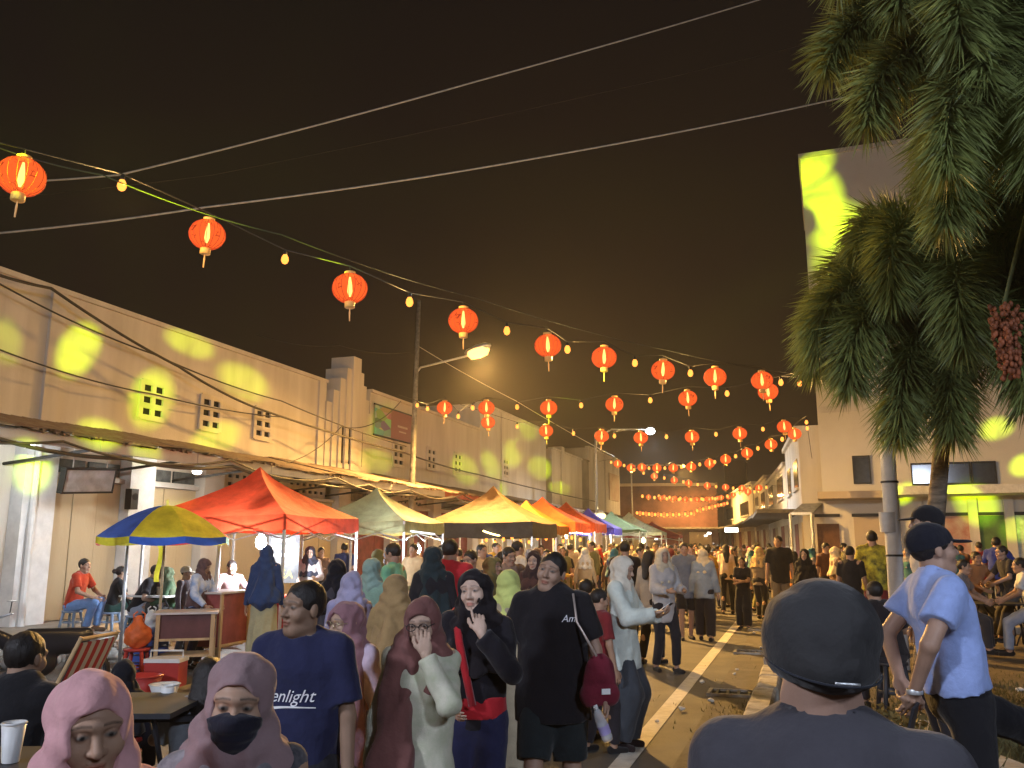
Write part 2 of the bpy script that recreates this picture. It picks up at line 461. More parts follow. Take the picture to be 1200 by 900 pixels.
    blend(ring(.031, .007, .0175, .0085) * .6, A(skin) * .5)
    blend(ring(.031, .0065, .0125, .0042), (.20, .18, .16))
    blend(ring(.031, .0070, .0058, .0050), (.012, .008, .006))
    parts.append(('body', V, F, col, 'skin'))
    # --- clothes
    T = dict(sleeve='short', hem=.80, flare=.168, loose=.0); T.update(top or {})
    lz = T['loose']; c = []
    hemv = Pv + u * (T['hem'] - .93) if sit is None else Pv + u * max(-.06, T['hem'] - .93)
    c += [cone(Pv + u * .17, hemv, (.150 + lz) * f, (T['flare'] + lz) * f, .03, frame=Rt, flat=.72, end=True),
          cone(Pv + u * .15, C + u * .05, (.150 + lz) * f, (.158 + lz) * f, .05, frame=Rt, flat=.70), cone(C + u * .05, N - u * .075, (.158 + lz) * f, .125, .05, frame=Rt, flat=.66),
          cone(Sh[-1] - u * .008, Sh[1] - u * .008, .050 + lz * .4, .050 + lz * .4, .05)]
    if fem:
        for i in (-1, 1): c.append(ell(C + xr * i * .066 + yf * .082 + u * .0, (.062, .052, .065), .05))
    for i in (-1, 1):
        sl = T['sleeve']
        if sl == 'short':
            fs_ = T.get('slen', .78); m = Sh[i] * (1 - fs_) + El[i] * fs_; c.append(cone(Sh[i], m, .055 + lz * .8, .062 + lz, .035, end=True))
        else:
            m = El[i] * .04 + Wr[i] * .96; c += [cone(Sh[i], El[i], .053 + lz * .8, .050 + lz, .03), cone(El[i], m, .054 + lz, .043 + lz * .8, .012, end=True)]
    c.append(ell(N + u * .015 + yf * .012, (.068, .066, .045), .012, 's'))
    wr = T.get('wr', .0042)
    V, F = sdf_mesh(c, res, disp=folds(wr, seed + 1, 30, .5))
    parts.append((T.get('name', 'shirt'), V, F, None, 'top'))
    c = []
    if bottom in ('trousers', 'shorts', 'jeans'):
        c.append(ell(Pv - u * .015, (.160 * f, .118 * f, .125), .03, frame=Rt))
        c.append(cone(Pv + u * .02, Pv + u * .10, .150 * f, .135 * f, .03, frame=Rt, flat=.72))
        for i in (-1, 1):
            if bottom == 'shorts': c.append(cone(Hip[i], Hip[i] * .10 + Kn[i] * .90, .100 * f, .098 * wide, .04, end=True))
            else: c += [cone(Hip[i], Kn[i], .095 * f, .072 * wide, .04), cone(Kn[i], Kn[i] * .05 + An[i] * .95, .072 * wide, .060 * wide, .02, end=True)]
        V, F = sdf_mesh(c, res, disp=folds(.003, seed + 2, 28, .6)); parts.append((bottom, V, F, None, 'bottom'))
    elif bottom == 'skirt':
        if sit is None:
            c += [cone(Pv + u * .08, Pv - A((0, 0, .10)), .145 * f, .178 * f, .03, flat=.75, frame=np.eye(3)), cone(Pv - A((0, 0, .10)), (pelvis[0] * .3, pelvis[1] * .3 - .01, .09), .178 * f, .215 * wide, .02, flat=.75, frame=np.eye(3), end=True)]
        else:
            c += [ell(Pv, (.17, .14, .13), .03)] + [cone(Hip[i], Kn[i], .10, .09, .06) for i in (-1, 1)] + [cone(Kn[i], An[i] * .9 + Kn[i] * .1, .09, .10, .08, end=True) for i in (-1, 1)]
        fr = np.random.default_rng(seed); ph = fr.uniform(0, 6)
        def dsk(x, y, z): return f32(.010) * np.sin(np.arctan2(y + z * 0, x + z * 0) * 9 + ph + 2.0 * np.sin(z * 4)) * np.clip((pz - z) * 2, 0, 1)
        V, F = sdf_mesh(c, res, disp=dsk); parts.append(('skirt', V, F, None, 'bottom'))
    if shoe:
        for i in (-1, 1):
            ftd = unit(A(feet.get(i, {}).get('dir', (i * .15, 1, 0)))); dz = A((0, 0, 1))
            c = [cone(An[i] - ftd * .035 - dz * .040, An[i] + ftd * .135 - dz * .052, .042, .032, .03), half((0, 0, -1), An[i] - dz * .084), half((0, 0, 1), An[i] + dz * .006)]
            V, F = sdf_mesh(c, max(res * .8, .009)); parts.append(('shoe', V, F, None, 'shoe'))
    if hijab is not None:
        hj = dict(len=.30, r=.235); hj.update(hijab)
        c = [ell(hp((0, -.014, .020)), (.094, .116, .110), .0, frame=Rh), ell(hp((0, -.004, -.062)), (.084, .090, .080), .04, frame=Rh),
             cone(hc + Rh @ A((0, -.01, -.07)), N - u * .01, .082, .10, .04), cone(N - u * .0, N - u * hj['len'], .098, hj['r'], .06, frame=Rt, flat=.80, end=True),
             cone(Sh[-1] * .8 + Sh[1] * .2, Sh[1] * .8 + Sh[-1] * .2, .078, .078, .06)]
        for tx, ty, tz_, tr_ in hj.get('tail', ()): c += [cone(N + A((tx * .6, .03, -.02)), (tx, ty, tz_ + .25), .085, tr_, .05, frame=np.eye(3), flat=.7), cone((tx, ty, tz_ + .25), (tx * 1.05, ty, tz_), tr_, tr_ * 1.05, .03, frame=np.eye(3), flat=.6, end=True)]
        if hj['len'] > .5: c.append(cone(hc - u * .1 - yf * .03, N - u * .5 - yf * .08, .1, .14, .06))
        c += [ell(hp((0, .112, -.014)), (.063, .098, .084), .012, 's', frame=Rh)]
        fr = np.random.default_rng(seed + 5); p0 = fr.uniform(0, 6)
        base = folds(.0043, seed + 3, 38, .45)
        def dh(x, y, z):
            zz = z - f32(hc[2]); xx = x - f32(hc[0]); yy = y - f32(hc[1])
            fall = np.clip(-zz * 3.5 - .1, 0, 1)
            an = np.arctan2(yy + 0 * zz + 0 * xx, xx + 0 * zz + 0 * yy)
            drape = f32(.011) * fall * np.sin(an * 7 + f32(p0) + 3 * np.sin(zz * 6))
            loop = f32(.0060) * np.sin(zz * 70 - 30 * np.abs(xx) + 2.0 * np.sin(yy * 20)) * np.clip(1 - np.abs(zz + .09) * 6, 0, 1)
            rim = f32(.0035) * np.sin((zz * 40) + yy * 75 + 2 * np.sin(xx * 30 + p0)) * np.clip(1 - np.abs(zz - .03) * 5, .3, 1)
            return base(x, y, z) + drape + loop + rim
        V, F = sdf_mesh(c, res, [(hc - .16, hc + .16, max(hres, .005))] if hres < res else (), disp=dh)
        parts.append(('headscarf', V, F, None, 'hijab'))
    elif hair:
        c = [ell(hp((0, -.016, .033)), (.0805, .099, .094), .0, frame=Rh), ell(hp((0, .112, -.045)), (.098, .086, .112), .012, 's', frame=Rh)]
        n_ = Rh @ unit((0, .35, -1))
        if hair in ('short', 'long', 'bun'): c.append(half(n_, hp((0, -.09, -.062 if hair == 'short' else -.09))))
        if hair == 'long':
            c += [cone(hp((0, -.055, .02)), hp((0, -.085, -.11)), .085, .085, .02, frame=Rh, flat=.75), cone(hp((0, -.085, -.11)), hp((0, -.11, -.30)), .085, .05, .02, frame=Rh, flat=.6)]
            c.append(ell(hp((0, .112, -.05)), (.066, .11, .13), .02, 's', frame=Rh))
        if hair == 'bun': c.append(ell(hp((0, -.13, .03)), (.045, .04, .045), .02))
        V, F = sdf_mesh(c, min(res, max(hres, .006)), disp=folds(.0010, seed + 4, 150, .4)); parts.append(('hair', V, F, None, 'hair'))
    if cap is not None:
        kind = cap if isinstance(cap, str) else 'baseball'
        if kind == 'flat':      # soft round cap worn low
            c = [ell(hp((0, -.020, .044)), (.101, .121, .092), .0, frame=Rh), ell(hp((0, -.018, -.004)), (.0955, .115, .060), .02, frame=Rh)]
            c.append(half(Rh @ unit((-.10, .26, -1)), hp((0, -.02, -.032))))
            c.append(cone(hp((0, .06, .03)), hp((0, .15, .012)), .085, .06, .01, frame=Rh @ np.array(Matrix(((1, 0, 0), (0, 0, 1), (0, 1, 0)))), flat=.13))
            V, F = sdf_mesh(c, min(res, .006), disp=folds(.0020, seed + 6, 45, .6))
        else:
            c = [ell(hp((0, -.014, .040)), (.090, .110, .094), .0, frame=Rh), half(Rh @ unit((0, .12, -1)), hp((0, -.02, .012)))]
            c.append(ell(hp((0, .118, .026)), (.078, .070, .008), .006, frame=Rh @ rotm(0, -9, 0)))
            V, F = sdf_mesh(c, min(res, .007), disp=folds(.0009, seed + 6, 60, .6))
        parts.append(('cap', V, F, None, 'cap'))
    if mask:
        c = [p_ for p_ in head_prims(hp, Rh, False) if p_[6] == 'u'] + [ell(hp((0, .07, -.05)), (.045, .04, .05), .03, frame=Rh)]
        c.append(('e', A(hp((0, .075, -.064))), A((.086, .105, .054)), 0, 0, 0, 'i', Rh, 1.0, False))
        V, F = sdf_mesh(c, .005, inflate=.007, disp=lambda x, y, z: f32(.0014) * np.sin((z - f32(hc[2])) * 260 + 0 * x + 0 * y)); parts.append(('face_mask', V, F, None, 'mask'))
    info = dict(hc=hc * s, Rh=Rh, s=s, Wr={i: Wr[i] * s for i in Wr}, El={i: El[i] * s for i in El}, N=N * s, C=C * s, P=Pv * s, Rt=Rt, Sh={i: Sh[i] * s for i in Sh}, Kn={i: Kn[i] * s for i in Kn})
    return [(n_, V * f32(s), F, cl, key) for n_, V, F, cl, key in parts], info
def part_mesh(name, V, F, cols):
    m = mesh_np(name, V, F, True)
    if cols is not None:
        at = m.color_attributes.new('Col', 'FLOAT_COLOR', 'POINT')
        at.data.foreach_set('color', np.concatenate([cols, np.ones((len(cols), 1))], 1).astype(f32).ravel())
    m.materials.append(None); return m
SKIN = mat('skin', attr=True, rough=.55, var=.10, vscale=14, bump=.08, bscale=200, spec=.35)
HAIR = mat('black_hair', (.012, .009, .008), .55, var=.3, vscale=40, bump=.35, bscale=180, stretch=(1, 1, .2), spec=.4)
def face_dir(loc, turn):
    """heading so that turn 0 looks at the camera, 90 towards picture right, 180 away"""
    to = Vector((-loc[0], -loc[1], 0)).normalized(); ri = Vector((-to.y, to.x, 0))
    d = to * math.cos(R(turn)) + ri * math.sin(R(turn))
    return math.atan2(d.y, d.x) - math.pi / 2
def add_person(loc, turn, label, mats, group=None, **kw):
    parts, info = figure(**kw)
    rz = face_dir(loc, turn)
    root = empty('person', loc, rz, label, 'person', group)
    for nm, V, F, cl, key in parts:
        o = bpy.data.objects.new(nm, part_mesh(nm, V, F, cl)); link(o, root)
        mm = SKIN if key == 'skin' else mats.get(key) or (HAIR if key == 'hair' else cloth(30, 28, 28))
        o.data.materials[0] = mm
    info['root'] = root; info['M'] = Matrix.Translation(Vector(loc)) @ Matrix.Rotation(rz, 4, 'Z')
    return info
def glasses(info, m):
    T = lambda q: info['hc'] + info['Rh'] @ (A(q) * info['s'])
    b = MB()
    for s in (-1, 1):
        b.tube([T((s*.032 + .023*math.cos(t), .102, .004 + .018*math.sin(t))) for t in np.linspace(0, 2*math.pi, 15)], .0022, 5, cap=False)
        b.tube([T((s*.055, .100, .008)), T((s*.076, .06, .010)), T((s*.080, -.01, .006))], .002, 5)
    b.tube([T((-.010, .103, .008)), T((.010, .103, .008))], .002, 5)
    b.build('glasses', m, info['root'], smooth=True)
# ================================================================== SETTING
ASPHALT = mat('asphalt', (.070, .064, .057), .75, var=.9, vscale=1.7, vcol=(.125, .112, .095), bump=.5, bscale=90, spec=.35)
VERGE = mat('trodden_earth', (.13, .098, .066), .95, var=.9, vscale=2.2, vcol=(.075, .060, .040), bump=.9, bscale=18)
CONC = mat('old_concrete', (.30, .285, .26), .9, var=.9, vscale=2.6, vcol=(.17, .155, .135), bump=.4, bscale=40)
CONC2 = mat('gutter_concrete', (.13, .112, .09), .9, var=.9, vscale=3.0, vcol=(.07, .06, .045), bump=.5, bscale=30)
KERBM = mat('kerb_stone', (.50, .46, .39), .9, var=.9, vscale=5.0, vcol=(.16, .14, .11), bump=.5, bscale=40)
PAINT = mat('worn_road_paint', (.60, .56, .48), .75, var=.6, vscale=9.0, vcol=(.30, .27, .22), bump=.2, bscale=90)
DARK = mat('black_and_hole_shade', (.012, .011, .010), .9, var=.2)  # near-black for shade painted into holes, and for the speaker cone
BLACKM = mat('black_metal', (.03, .03, .03), .5, metal=.4, var=.2)
STEEL = mat('galvanised_steel', (.55, .56, .57), .4, metal=.6, var=.2, vscale=20)
WHITEP = mat('white_paint', (.76, .76, .74), .55, var=.12, vscale=4)
WIRE = mat('cable_rubber', (.05, .045, .04), .6, var=.2)
WIREL = mat('pale_cable', (.62, .58, .52), .6, var=.2)

XF = -13.5                       # plane of the left shop fronts
ground = MB().poly([(-400, -60, -.02), (400, -60, -.02), (400, 500, -.02), (-400, 500, -.02)]).build('ground', VERGE); tag(ground, kind='structure')
rd = []
for y in list(range(-30, 45, 5)) + [55, 70, 90, 120, 160]:
    sh = -.17 * max(0, y - 42)
    rd.append([(-10.9 + sh * .8, y, 0), (-6 + sh, y, .03), (-.98 + sh, y, 0)])
road = MB().grid(rd).build('road', ASPHALT); tag(road, kind='structure')
ln = MB()
for y0 in np.arange(-6, 40, 1.0): ln.poly([(-1.54, y0, .0085), (-1.38, y0, .0085), (-1.38, y0 + 1.0, .0085), (-1.54, y0 + 1.0, .0085)])
for v in range(len(ln.v)):
    x, y, z = ln.v[v]; ln.v[v] = (x, y, .03 * (1 - (x + 6) / 5.02) + .006)
tag(ln.build('road_edge_line', PAINT), kind='structure')
gu = MB().grid([[(-1.06, y, .012), (-.62, y, .006), (-.34, y, .006)] for y in np.arange(-6, 44, 2.0)])
tag(gu.build('gutter', CONC2), kind='structure')
# kerb of separate stones
kerb = empty('kerb', (0, 0, 0)); tag(kerb, kind='structure')
kb = MB(); Lk = .88
kp = [(-.12, 0), (-.12, .155), (-.095, .18), (.095, .18), (.12, .155), (.12, 0)]
kb.grid([[(x, y, z) for x, z in kp] for y in (0, Lk)]); kb.poly([(x, 0, z) for x, z in kp]); kb.poly([(x, Lk, z) for x, z in reversed(kp)])
km = kb.mesh('kerb_stone'); km.materials.append(KERBM)
y = 1.2; i = 0
while y < 42:
    if i not in (7, 12, 20):
        o = inst('kerb_stone', km, kerb, (-.48 + random.uniform(-.02, .02), y, random.uniform(-.015, .01)), random.uniform(-.012, .012))
    y += Lk + .03; i += 1
# drain covers in the gutter
for k, (px, py) in enumerate(((800, 812), (822, 764), (846, 738))):
    p = GP(px + 10, py)
    dc = empty('drain_grate', (-.70, p.y, 0), 0, ('rusty drain grate in the gutter beside the broken kerb', 'rusty drain grate in the gutter next to a white litter cup', 'small drain grate in the gutter by the standing crowd')[k], 'drain')
    MB().box2((-.42, -.16, .003), (.20, .16, .014)).build('pit_shade', DARK, dc)  # dark sheet on the gutter, painted as the shade down the drain
    fr = MB().box2((-.45, -.20, .004), (.23, -.16, .04)).box2((-.45, .16, .004), (.23, .20, .04)).box2((-.45, -.16, .004), (-.41, .16, .04)).box2((.19, -.16, .004), (.23, .16, .04))
    fr.build('frame', KERBM, dc)
    for j in range(5): MB().box2((-.36 + j * .12, -.16, .016), (-.33 + j * .12, .16, .032)).build('bar', BLACKM, dc)
# walkway in front of the left shops: raised slabs
WK = mat('walkway_cement', (.42, .40, .36), .9, var=.9, vscale=1.6, vcol=(.27, .25, .22), bump=.3, bscale=30)
walk = MB().box2((-15.5, -10, -.02), (-10.9, 75, .30)).build('walkway', WK); tag(walk, kind='structure')
sb = MB()
for y in np.arange(2, 40, 1.6): sb.box2((-10.9, y + .01, -.01), (-10.72, y + 1.59, .16 + .02 * random.random()))
for i_, y in enumerate(np.arange(2, 40, 1.6)):
    o = MB().box2((-10.9, y + .01, -.01), (-10.70, y + 1.58, .15 + .03 * random.random())).build('step_block', CONC, walk)
# right forecourt
FC = mat('forecourt_paving', (.24, .21, .17), .9, var=.9, vscale=.9, vcol=(.14, .12, .095), bump=.4, bscale=25)
q0, q1, q2, q3 = GP(1075, 742), GP(1300, 742), G(1420, 34), G(930, 34)
fc = MB().poly([(q0.x - .8, q0.y, .05), (q1.x, q1.y, .05), (q2.x, q2.y, .05), (q3.x, q3.y, .05)]).build('forecourt', FC); tag(fc, kind='structure')
e0, e1 = Vector((q0.x - .8, q0.y, 0)), Vector((q1.x, q1.y, 0)); n_ = 9
for i in range(n_):
    a, b_ = e0.lerp(e1, i / n_), e0.lerp(e1, (i + .975) / n_); c = (a + b_) / 2; an = math.atan2((b_ - a).y, (b_ - a).x)
    MB().box((0, 0, .045), ((b_ - a).length, .16, .13 + .02 * random.random())).build('edging_block', KERBM, fc, loc=c).rotation_euler = (0, 0, an)

# ================================================================== LEFT SHOPHOUSE TERRACE
WALLA = mat('cream_render', (.70, .64, .56), .9, var=.75, vscale=1.3, vcol=(.47, .41, .34), bump=.15, bscale=30, stretch=(1, 1, .16))
WALLB = mat('pale_render', (.68, .65, .61), .9, var=.75, vscale=1.2, vcol=(.45, .41, .36), bump=.15, bscale=30, stretch=(1, 1, .16))
WALLC = mat('tan_render', (.50, .42, .33), .9, var=.6, vscale=.6, vcol=(.36, .30, .235), bump=.15, bscale=30, stretch=(1, 1, .45))
PLYW = mat('plywood_shutter', (.58, .47, .30), .8, var=.5, vscale=1.2, vcol=(.47, .36, .22), bump=.15, bscale=20, stretch=(1, 1, .25))
RUST = mat('rusty_iron_sheet', (.20, .12, .085), .8, var=.9, vscale=3.0, vcol=(.33, .29, .25), bump=.3, bscale=20)
REDIR = mat('red_fascia_paint', (.42, .10, .055), .7, var=.4, vscale=3.0)
MAROON = mat('maroon_shutter', (.16, .035, .03), .7, var=.4, vscale=3.0, bump=.1)
zt = lambda px, py: WX(px, py, XF).z
yt = lambda px: WX(px, 560, XF).y
ZTOP = zt(60, 340); ZAWN = zt(200, 532)
def vent(parent, yc, zc, w, h, cols, rows, name='vent'):
    v = empty(name, (XF, yc, zc)); v.parent = parent
    fr = MB(); cw, rh = w / cols, h / rows; th = min(.12, cw * .36)
    MB().box2((-.002, -w/2 + .01, -h/2 + .01), (.004, w/2 - .01, h/2 - .01)).build('opening_shade', DARK, v)  # wall is solid here; dark panel paints the shade inside the vent holes
    for i in range(cols + 1): fr.box2((.004, -w/2 + i*cw - th/2, -h/2 - .03), (.05, -w/2 + i*cw + th/2, h/2 + .03))
    for j in range(rows + 1): fr.box2((.006, -w/2, -h/2 + j*rh - th/2), (.048, w/2, -h/2 + j*rh + th/2))
    fr.build('lattice', WALLA, v)
def facade(name, label, y0, y1, z1, wall, depth=8, pil=()):
    r = empty(name, (0, 0, 0), 0, label, 'building')
    MB().box2((XF - depth, y0, .28), (XF, y1, z1)).build('wall', wall, r)
    MB().box2((XF - .25, y0, z1), (XF + .07, y1, z1 + .10)).build('coping', wall, r)
    for yy in pil: MB().box2((XF, yy - .17, ZAWN + .1), (XF + .06, yy + .17, z1 - .002)).build('pilaster', wall, r)
    return r
yP = yt(405)
A1 = facade('shophouse', 'long cream shophouse terrace with vent blocks above an iron awning', -6, yP - 1.35, ZTOP, WALLA, pil=(yt(47), yt(372)))
for px, py in ((178, 470), (246, 485), (307, 497)):
    p = WX(px, py, XF); vent(A1, p.y, p.z, .72, .78, 2, 3)
# stepped pylon
PY = empty('stepped_pylon', (0, 0, 0), 0, 'stepped art deco pylon rising above the cream terrace parapet', 'parapet')
zP = zt(405, 418); steps = [(1.45, 1.62), (1.14, 1.22), (.84, .80), (.54, .42), (.25, 0)]
for i, (w, dz) in enumerate(steps):
    MB().box2((XF - .6 + i * .02, yP - w, ZAWN - .05 + .01 * i), (XF + .08 + .055 * i, yP + w, zP - dz)).build('fin', WALLA, PY)
for k in (-.62, -.28, .28, .62):
    x = XF + .08 + .055 * (2 if abs(k) > .54 else 3) + .002
    MB().box2((x - .01, yP + k - .045, zt(405, 545)), (x + .006, yP + k + .045, zt(405, 503))).build('slit_shade', DARK, PY)  # dark strip on the fin, painted as the shade inside a slit
y2 = yt(640)
A2 = facade('shophouse', 'cream shophouse with a red poster on its upper wall', yP + 1.47, yt(562), zt(487, 478), WALLA, pil=())
for px, py in ((466, 533), (505, 538), (536, 543), (592, 548)):
    p = WX(px, py, XF); vent(A2 if px < 562 else A2, p.y, p.z, .8, .8, 2, 3)
A3 = facade('shophouse', 'taller grey white shophouse lit by streaks of green light', yt(562) + .01, y2, zt(600, 489), WALLB, pil=(yt(588),))
A4 = facade('shophouse', 'low pale shophouse with a ridged parapet post beyond the grey one', y2 + 1.2, yt(682), zt(660, 531), WALLB, pil=())
MB().box2((XF - .5, yt(658) - .3, 4), (XF + .12, yt(658) + .3, zt(658, 524))).build('parapet_post', WALLB, A4)
A5 = facade('shophouse', 'dark grey narrow shophouse between two pale ones', yt(682) + .01, yt(690), zt(686, 540), mat('grey_render', (.22, .20, .18), .9, var=.4, vscale=.6))
A6 = facade('shophouse', 'pale shophouse with a faded hoarding near the street bend', yt(690) + .01, yt(726), zt(700, 529), WALLB, pil=(yt(709),))
MB().box2((XF, yt(713), 5.0), (XF + .08, yt(724), zt(716, 555))).build('hoarding', mat('faded_hoarding', (.40, .25, .20), .7, var=.9, vscale=.9, vcol=(.55, .50, .42)), A6)
# poster on A2
pa, pb = WX(437, 470, XF), WX(479, 517, XF)
PST = bpy.data.materials.new('red_poster_print'); PST.use_nodes = True
n = PST.node_tree.nodes; L = PST.node_tree.links.new; b = n['Principled BSDF']; b.inputs['Roughness'].default_value = .6
tcn = n.new('ShaderNodeTexCoord'); spx = n.new('ShaderNodeSeparateXYZ'); L(tcn.outputs['Generated'], spx.inputs[0])
rp = n.new('ShaderNodeValToRGB'); rp.color_ramp.interpolation = 'CONSTANT'
rp.color_ramp.elements[0].color = (.05, .035, .05, 1); rp.color_ramp.elements[1].position = .42; rp.color_ramp.elements[1].color = (.30, .035, .03, 1)
L(spx.outputs[1], rp.inputs[0])
vz = n.new('ShaderNodeTexVoronoi'); vz.inputs['Scale'].default_value = 4.5; L(tcn.outputs['Generated'], vz.inputs['Vector'])
lt = n.new('ShaderNodeMath'); lt.operation = 'LESS_THAN'; lt.inputs[1].default_value = .42; L(spx.outputs[1], lt.inputs[0])
mlt = n.new('ShaderNodeMath'); mlt.operation = 'MULTIPLY'; L(lt.outputs[0], mlt.inputs[0]); mlt.inputs[1].default_value = .55
mxn = n.new('ShaderNodeMix'); mxn.data_type = 'RGBA'; L(mlt.outputs[0], mxn.inputs['Factor']); L(rp.outputs[0], mxn.inputs['A']); L(vz.outputs['Color'], mxn.inputs['B'])
hs = n.new('ShaderNodeHueSaturation'); hs.inputs['Saturation'].default_value = .8; hs.inputs['Value'].default_value = .7; L(mxn.outputs['Result'], hs.inputs['Color']); L(hs.outputs[0], b.inputs['Base Color'])
post = empty('wall_poster', ((XF + .07), (pa.y + pb.y) / 2, (pa.z + pb.z) / 2), 0, 'red and dark printed poster hung high on the cream wall', 'poster')
ph = (pa.z - pb.z); pw = pb.y - pa.y
MB().box2((0, -pw/2, -ph/2 - .1), (.03, pw/2, ph/2 - .1)).build('sheet', PST, post)
for k in (-1, 1): MB().tube([(.02, -pw/2 - .05, k * ph/2 - .1), (.02, pw/2 + .05, k * ph/2 - .1)], .03, 6).build('batten', BLACKM, post)
MB().box2((.031, pw*.10, -.15), (.034, pw*.38, -.08)).build('print_band', mat('pale_print', (.5, .38, .33), .7), post)
MB().box2((.031, pw*.14, -.32), (.034, pw*.34, -.27)).build('print_band', mat('pale_print'), post)
# iron awning of separate corrugated sheets
aw = empty('iron_awning', (0, 0, 0), 0, 'ragged corrugated iron awning along the shop fronts', 'awning')
sm_ = []
for hh in range(3):
    w = 1.0; sheet = MB(); rows = []
    for j, t in enumerate((0, .5, 1.0)):
        rows.append([(t * 2.35, w * k / 20, -.52 * t - (.05 * random.random() if j == 2 else 0) + .022 * math.sin(k / 20 * 2 * math.pi * 8)) for k in range(21)])
    low = [[(x, y, z - .012) for x, y, z in r] for r in rows]
    sheet.grid(rows); sheet.grid([list(reversed(r)) for r in low])
    sheet.poly(rows[2]); m_ = sheet.mesh('awning_sheet', True); m_.materials.append(None); sm_.append(m_)
y = -6.0; k = 0
while y < yt(700):
    px = 487
    o = inst('roof_sheet', sm_[k % 3], aw, (XF + .02, y, ZAWN + .28 + random.uniform(-.03, .03)), random.uniform(-.015, .015), RUST if yP - 14 < y < 60 or k % 3 else CONC)
    y += .985; k += 1
fa = MB()
for a in np.arange(-6, yt(700), 2.5): MB().box2((XF + 2.22, a, ZAWN - .47), (XF + 2.28, a + 2.48, ZAWN - .27)).build('fascia', REDIR if yP + 2 < a < yP + 9 else WALLB, aw)
for a in np.arange(-6, yt(690), 2.2): MB().tube([(XF + .02, a, ZAWN - .6), (XF + 2.2, a, ZAWN - .40)], .03, 6).build('bracket', BLACKM, aw)
# ground floor: columns, shutters, doors
colY = [yt(34), yt(155), yt(240), yt(318), yt(395), yt(455), yt(505), yt(550), yt(590), yt(622), yt(650), yt(674)]
for i, yc in enumerate(colY):
    r = A1 if yc < yP else A2
    MB().box2((XF + .002, yc - .36, .30), (XF + .30, yc + .36, ZAWN + .0)).build('column', WHITEP if i < 2 else WALLB, r)
    if i == 0: MB().tube([(XF + .36, yc - .18, .3), (XF + .36, yc - .18, ZAWN)], .06, 8).build('downpipe', WHITEP, r)
for i in range(len(colY) - 1):
    a, b_ = colY[i] + .37, colY[i + 1] - .37; r = A1 if colY[i] < yP else A2
    n_ = max(3, int((b_ - a) / .62)); z1 = ZAWN - 1.05
    mt = PLYW if i not in (4, 5, 6, 9) else MAROON
    for k in range(n_):
        ya, yb = a + (b_ - a) * k / n_ + .008, a + (b_ - a) * (k + 1) / n_ - .008
        MB().box2((XF + .002, ya, .32), (XF + .07 + .012 * (k % 2), yb, z1 + .25)).build('shutter_panel', mt, r)
    MB().box2((XF + .003, a, z1 + .27), (XF + .16, b_, z1 + .36)).build('lintel', WALLB, r)
    if i in (2, 3, 5, 7):
        vent(r, (a + b_) / 2, z1 + .62, min(1.9, b_ - a - .2), .40, 6, 2)
    else:
        for k in range(2):
            ya, yb = a + (b_ - a) * k / 2 + .05, a + (b_ - a) * (k + 1) / 2 - .05
            MB().box2((XF + .003, ya, z1 + .40), (XF + .05, yb, z1 + .66)).build('transom', mat('dusty_glass', (.10, .11, .11), .25, var=.4), r)
# hanging sign box + small lamp under the awning
p = WX(103, 563, XF + .9)
sgn = empty('hanging_sign_box', (XF + .9, p.y, p.z), 0, 'tilted white sign box hung under the iron awning', 'sign')
sgn.rotation_euler = (R(4), R(12), 0)
MB().box((0, 0, 0), (.10, 1.15, .42)).build('face', mat('dull_white_acrylic', (.42, .44, .46), .5, var=.25, vscale=5), sgn)
for z in (-.22, .22): MB().box((0, 0, z), (.13, 1.20, .035)).build('rail', BLACKM, sgn)
for yy in (-.585, .585): MB().box((0, yy, 0), (.13, .03, .40)).build('rail', BLACKM, sgn)
for yy in (-.4, .4): MB().tube([(0, yy, .23), (-.05, yy, .75)], .012, 5).build('hanger', STEEL, sgn)
p = WX(152, 585, XF + .35)
sp = empty('wall_speaker', (XF + .40, p.y, p.z), 0, 'small black loudspeaker on the white column under the awning', 'speaker')
MB().box((0, 0, 0), (.16, .20, .42)).build('cabinet', BLACKM, sp); MB().lathe([(.07, 0), (.075, .01), (.03, .012)], 14).build('driver', DARK, sp).rotation_euler = (0, R(90), 0)
sp.children[1].location = (.081, 0, .05)
LEDW = glow('white_lamp_glow', (1, .97, .9), 14, False)
def bulkhead(loc, label, en, col=(1, .96, .86)):
    r = empty('ceiling_lamp', loc, 0, label, 'lamp')
    MB().lathe([(.10, .06), (.12, .0), (.11, -.02)], 14).build('base', WHITEP, r)
    MB().lathe([(.10, -.02), (.09, -.06), (.05, -.085), (.005, -.09)], 14).build('diffuser', LEDW, r, True)
    point_light('ceiling_lamp_light', (0, 0, -.2), en, col, .08, r)
bulkhead(WX(231, 551, XF + 1.2), 'round white lamp under the awning above the red tent', 42)
bulkhead(Vector((XF + 1.3, yt(20) - 1.0, ZAWN - .35)), 'round white lamp under the awning by the first white column', 60, (.9, .95, 1))
# cables strung along the front
def wire(label, pts, sag, r=.012, m=None, n=14, name='cable'):
    pts = [Vector(p) for p in pts]; path = []
    for a, b_ in zip(pts[:-1], pts[1:]):
        for i in range(n): t = i / n; path.append(a.lerp(b_, t) - Vector((0, 0, sag * 4 * t * (1 - t))))
    path.append(pts[-1])
    o = MB().tube(path, r, 5).build(name, m or WIRE, None, True); return tag(o, label, 'cable')
q = lambda px, py, o=1.0: WX(px, py, XF + o)
wire('heavy black cable descending across the cream wall past the pylon', [q(-60, 300, .5), q(60, 338, .5), q(210, 430, .6), q(300, 478, .8), q(475, 531, 1.2), q(560, 556, 1.0), q(700, 588, 1.0)], .06, .03)
wire('thin black cable crossing the vent blocks to the lamp pole', [q(-60, 315, .4), q(0, 333, .4), q(180, 415, .45), q(330, 470, .7), q(476, 523, 1.2)], .08, .018)
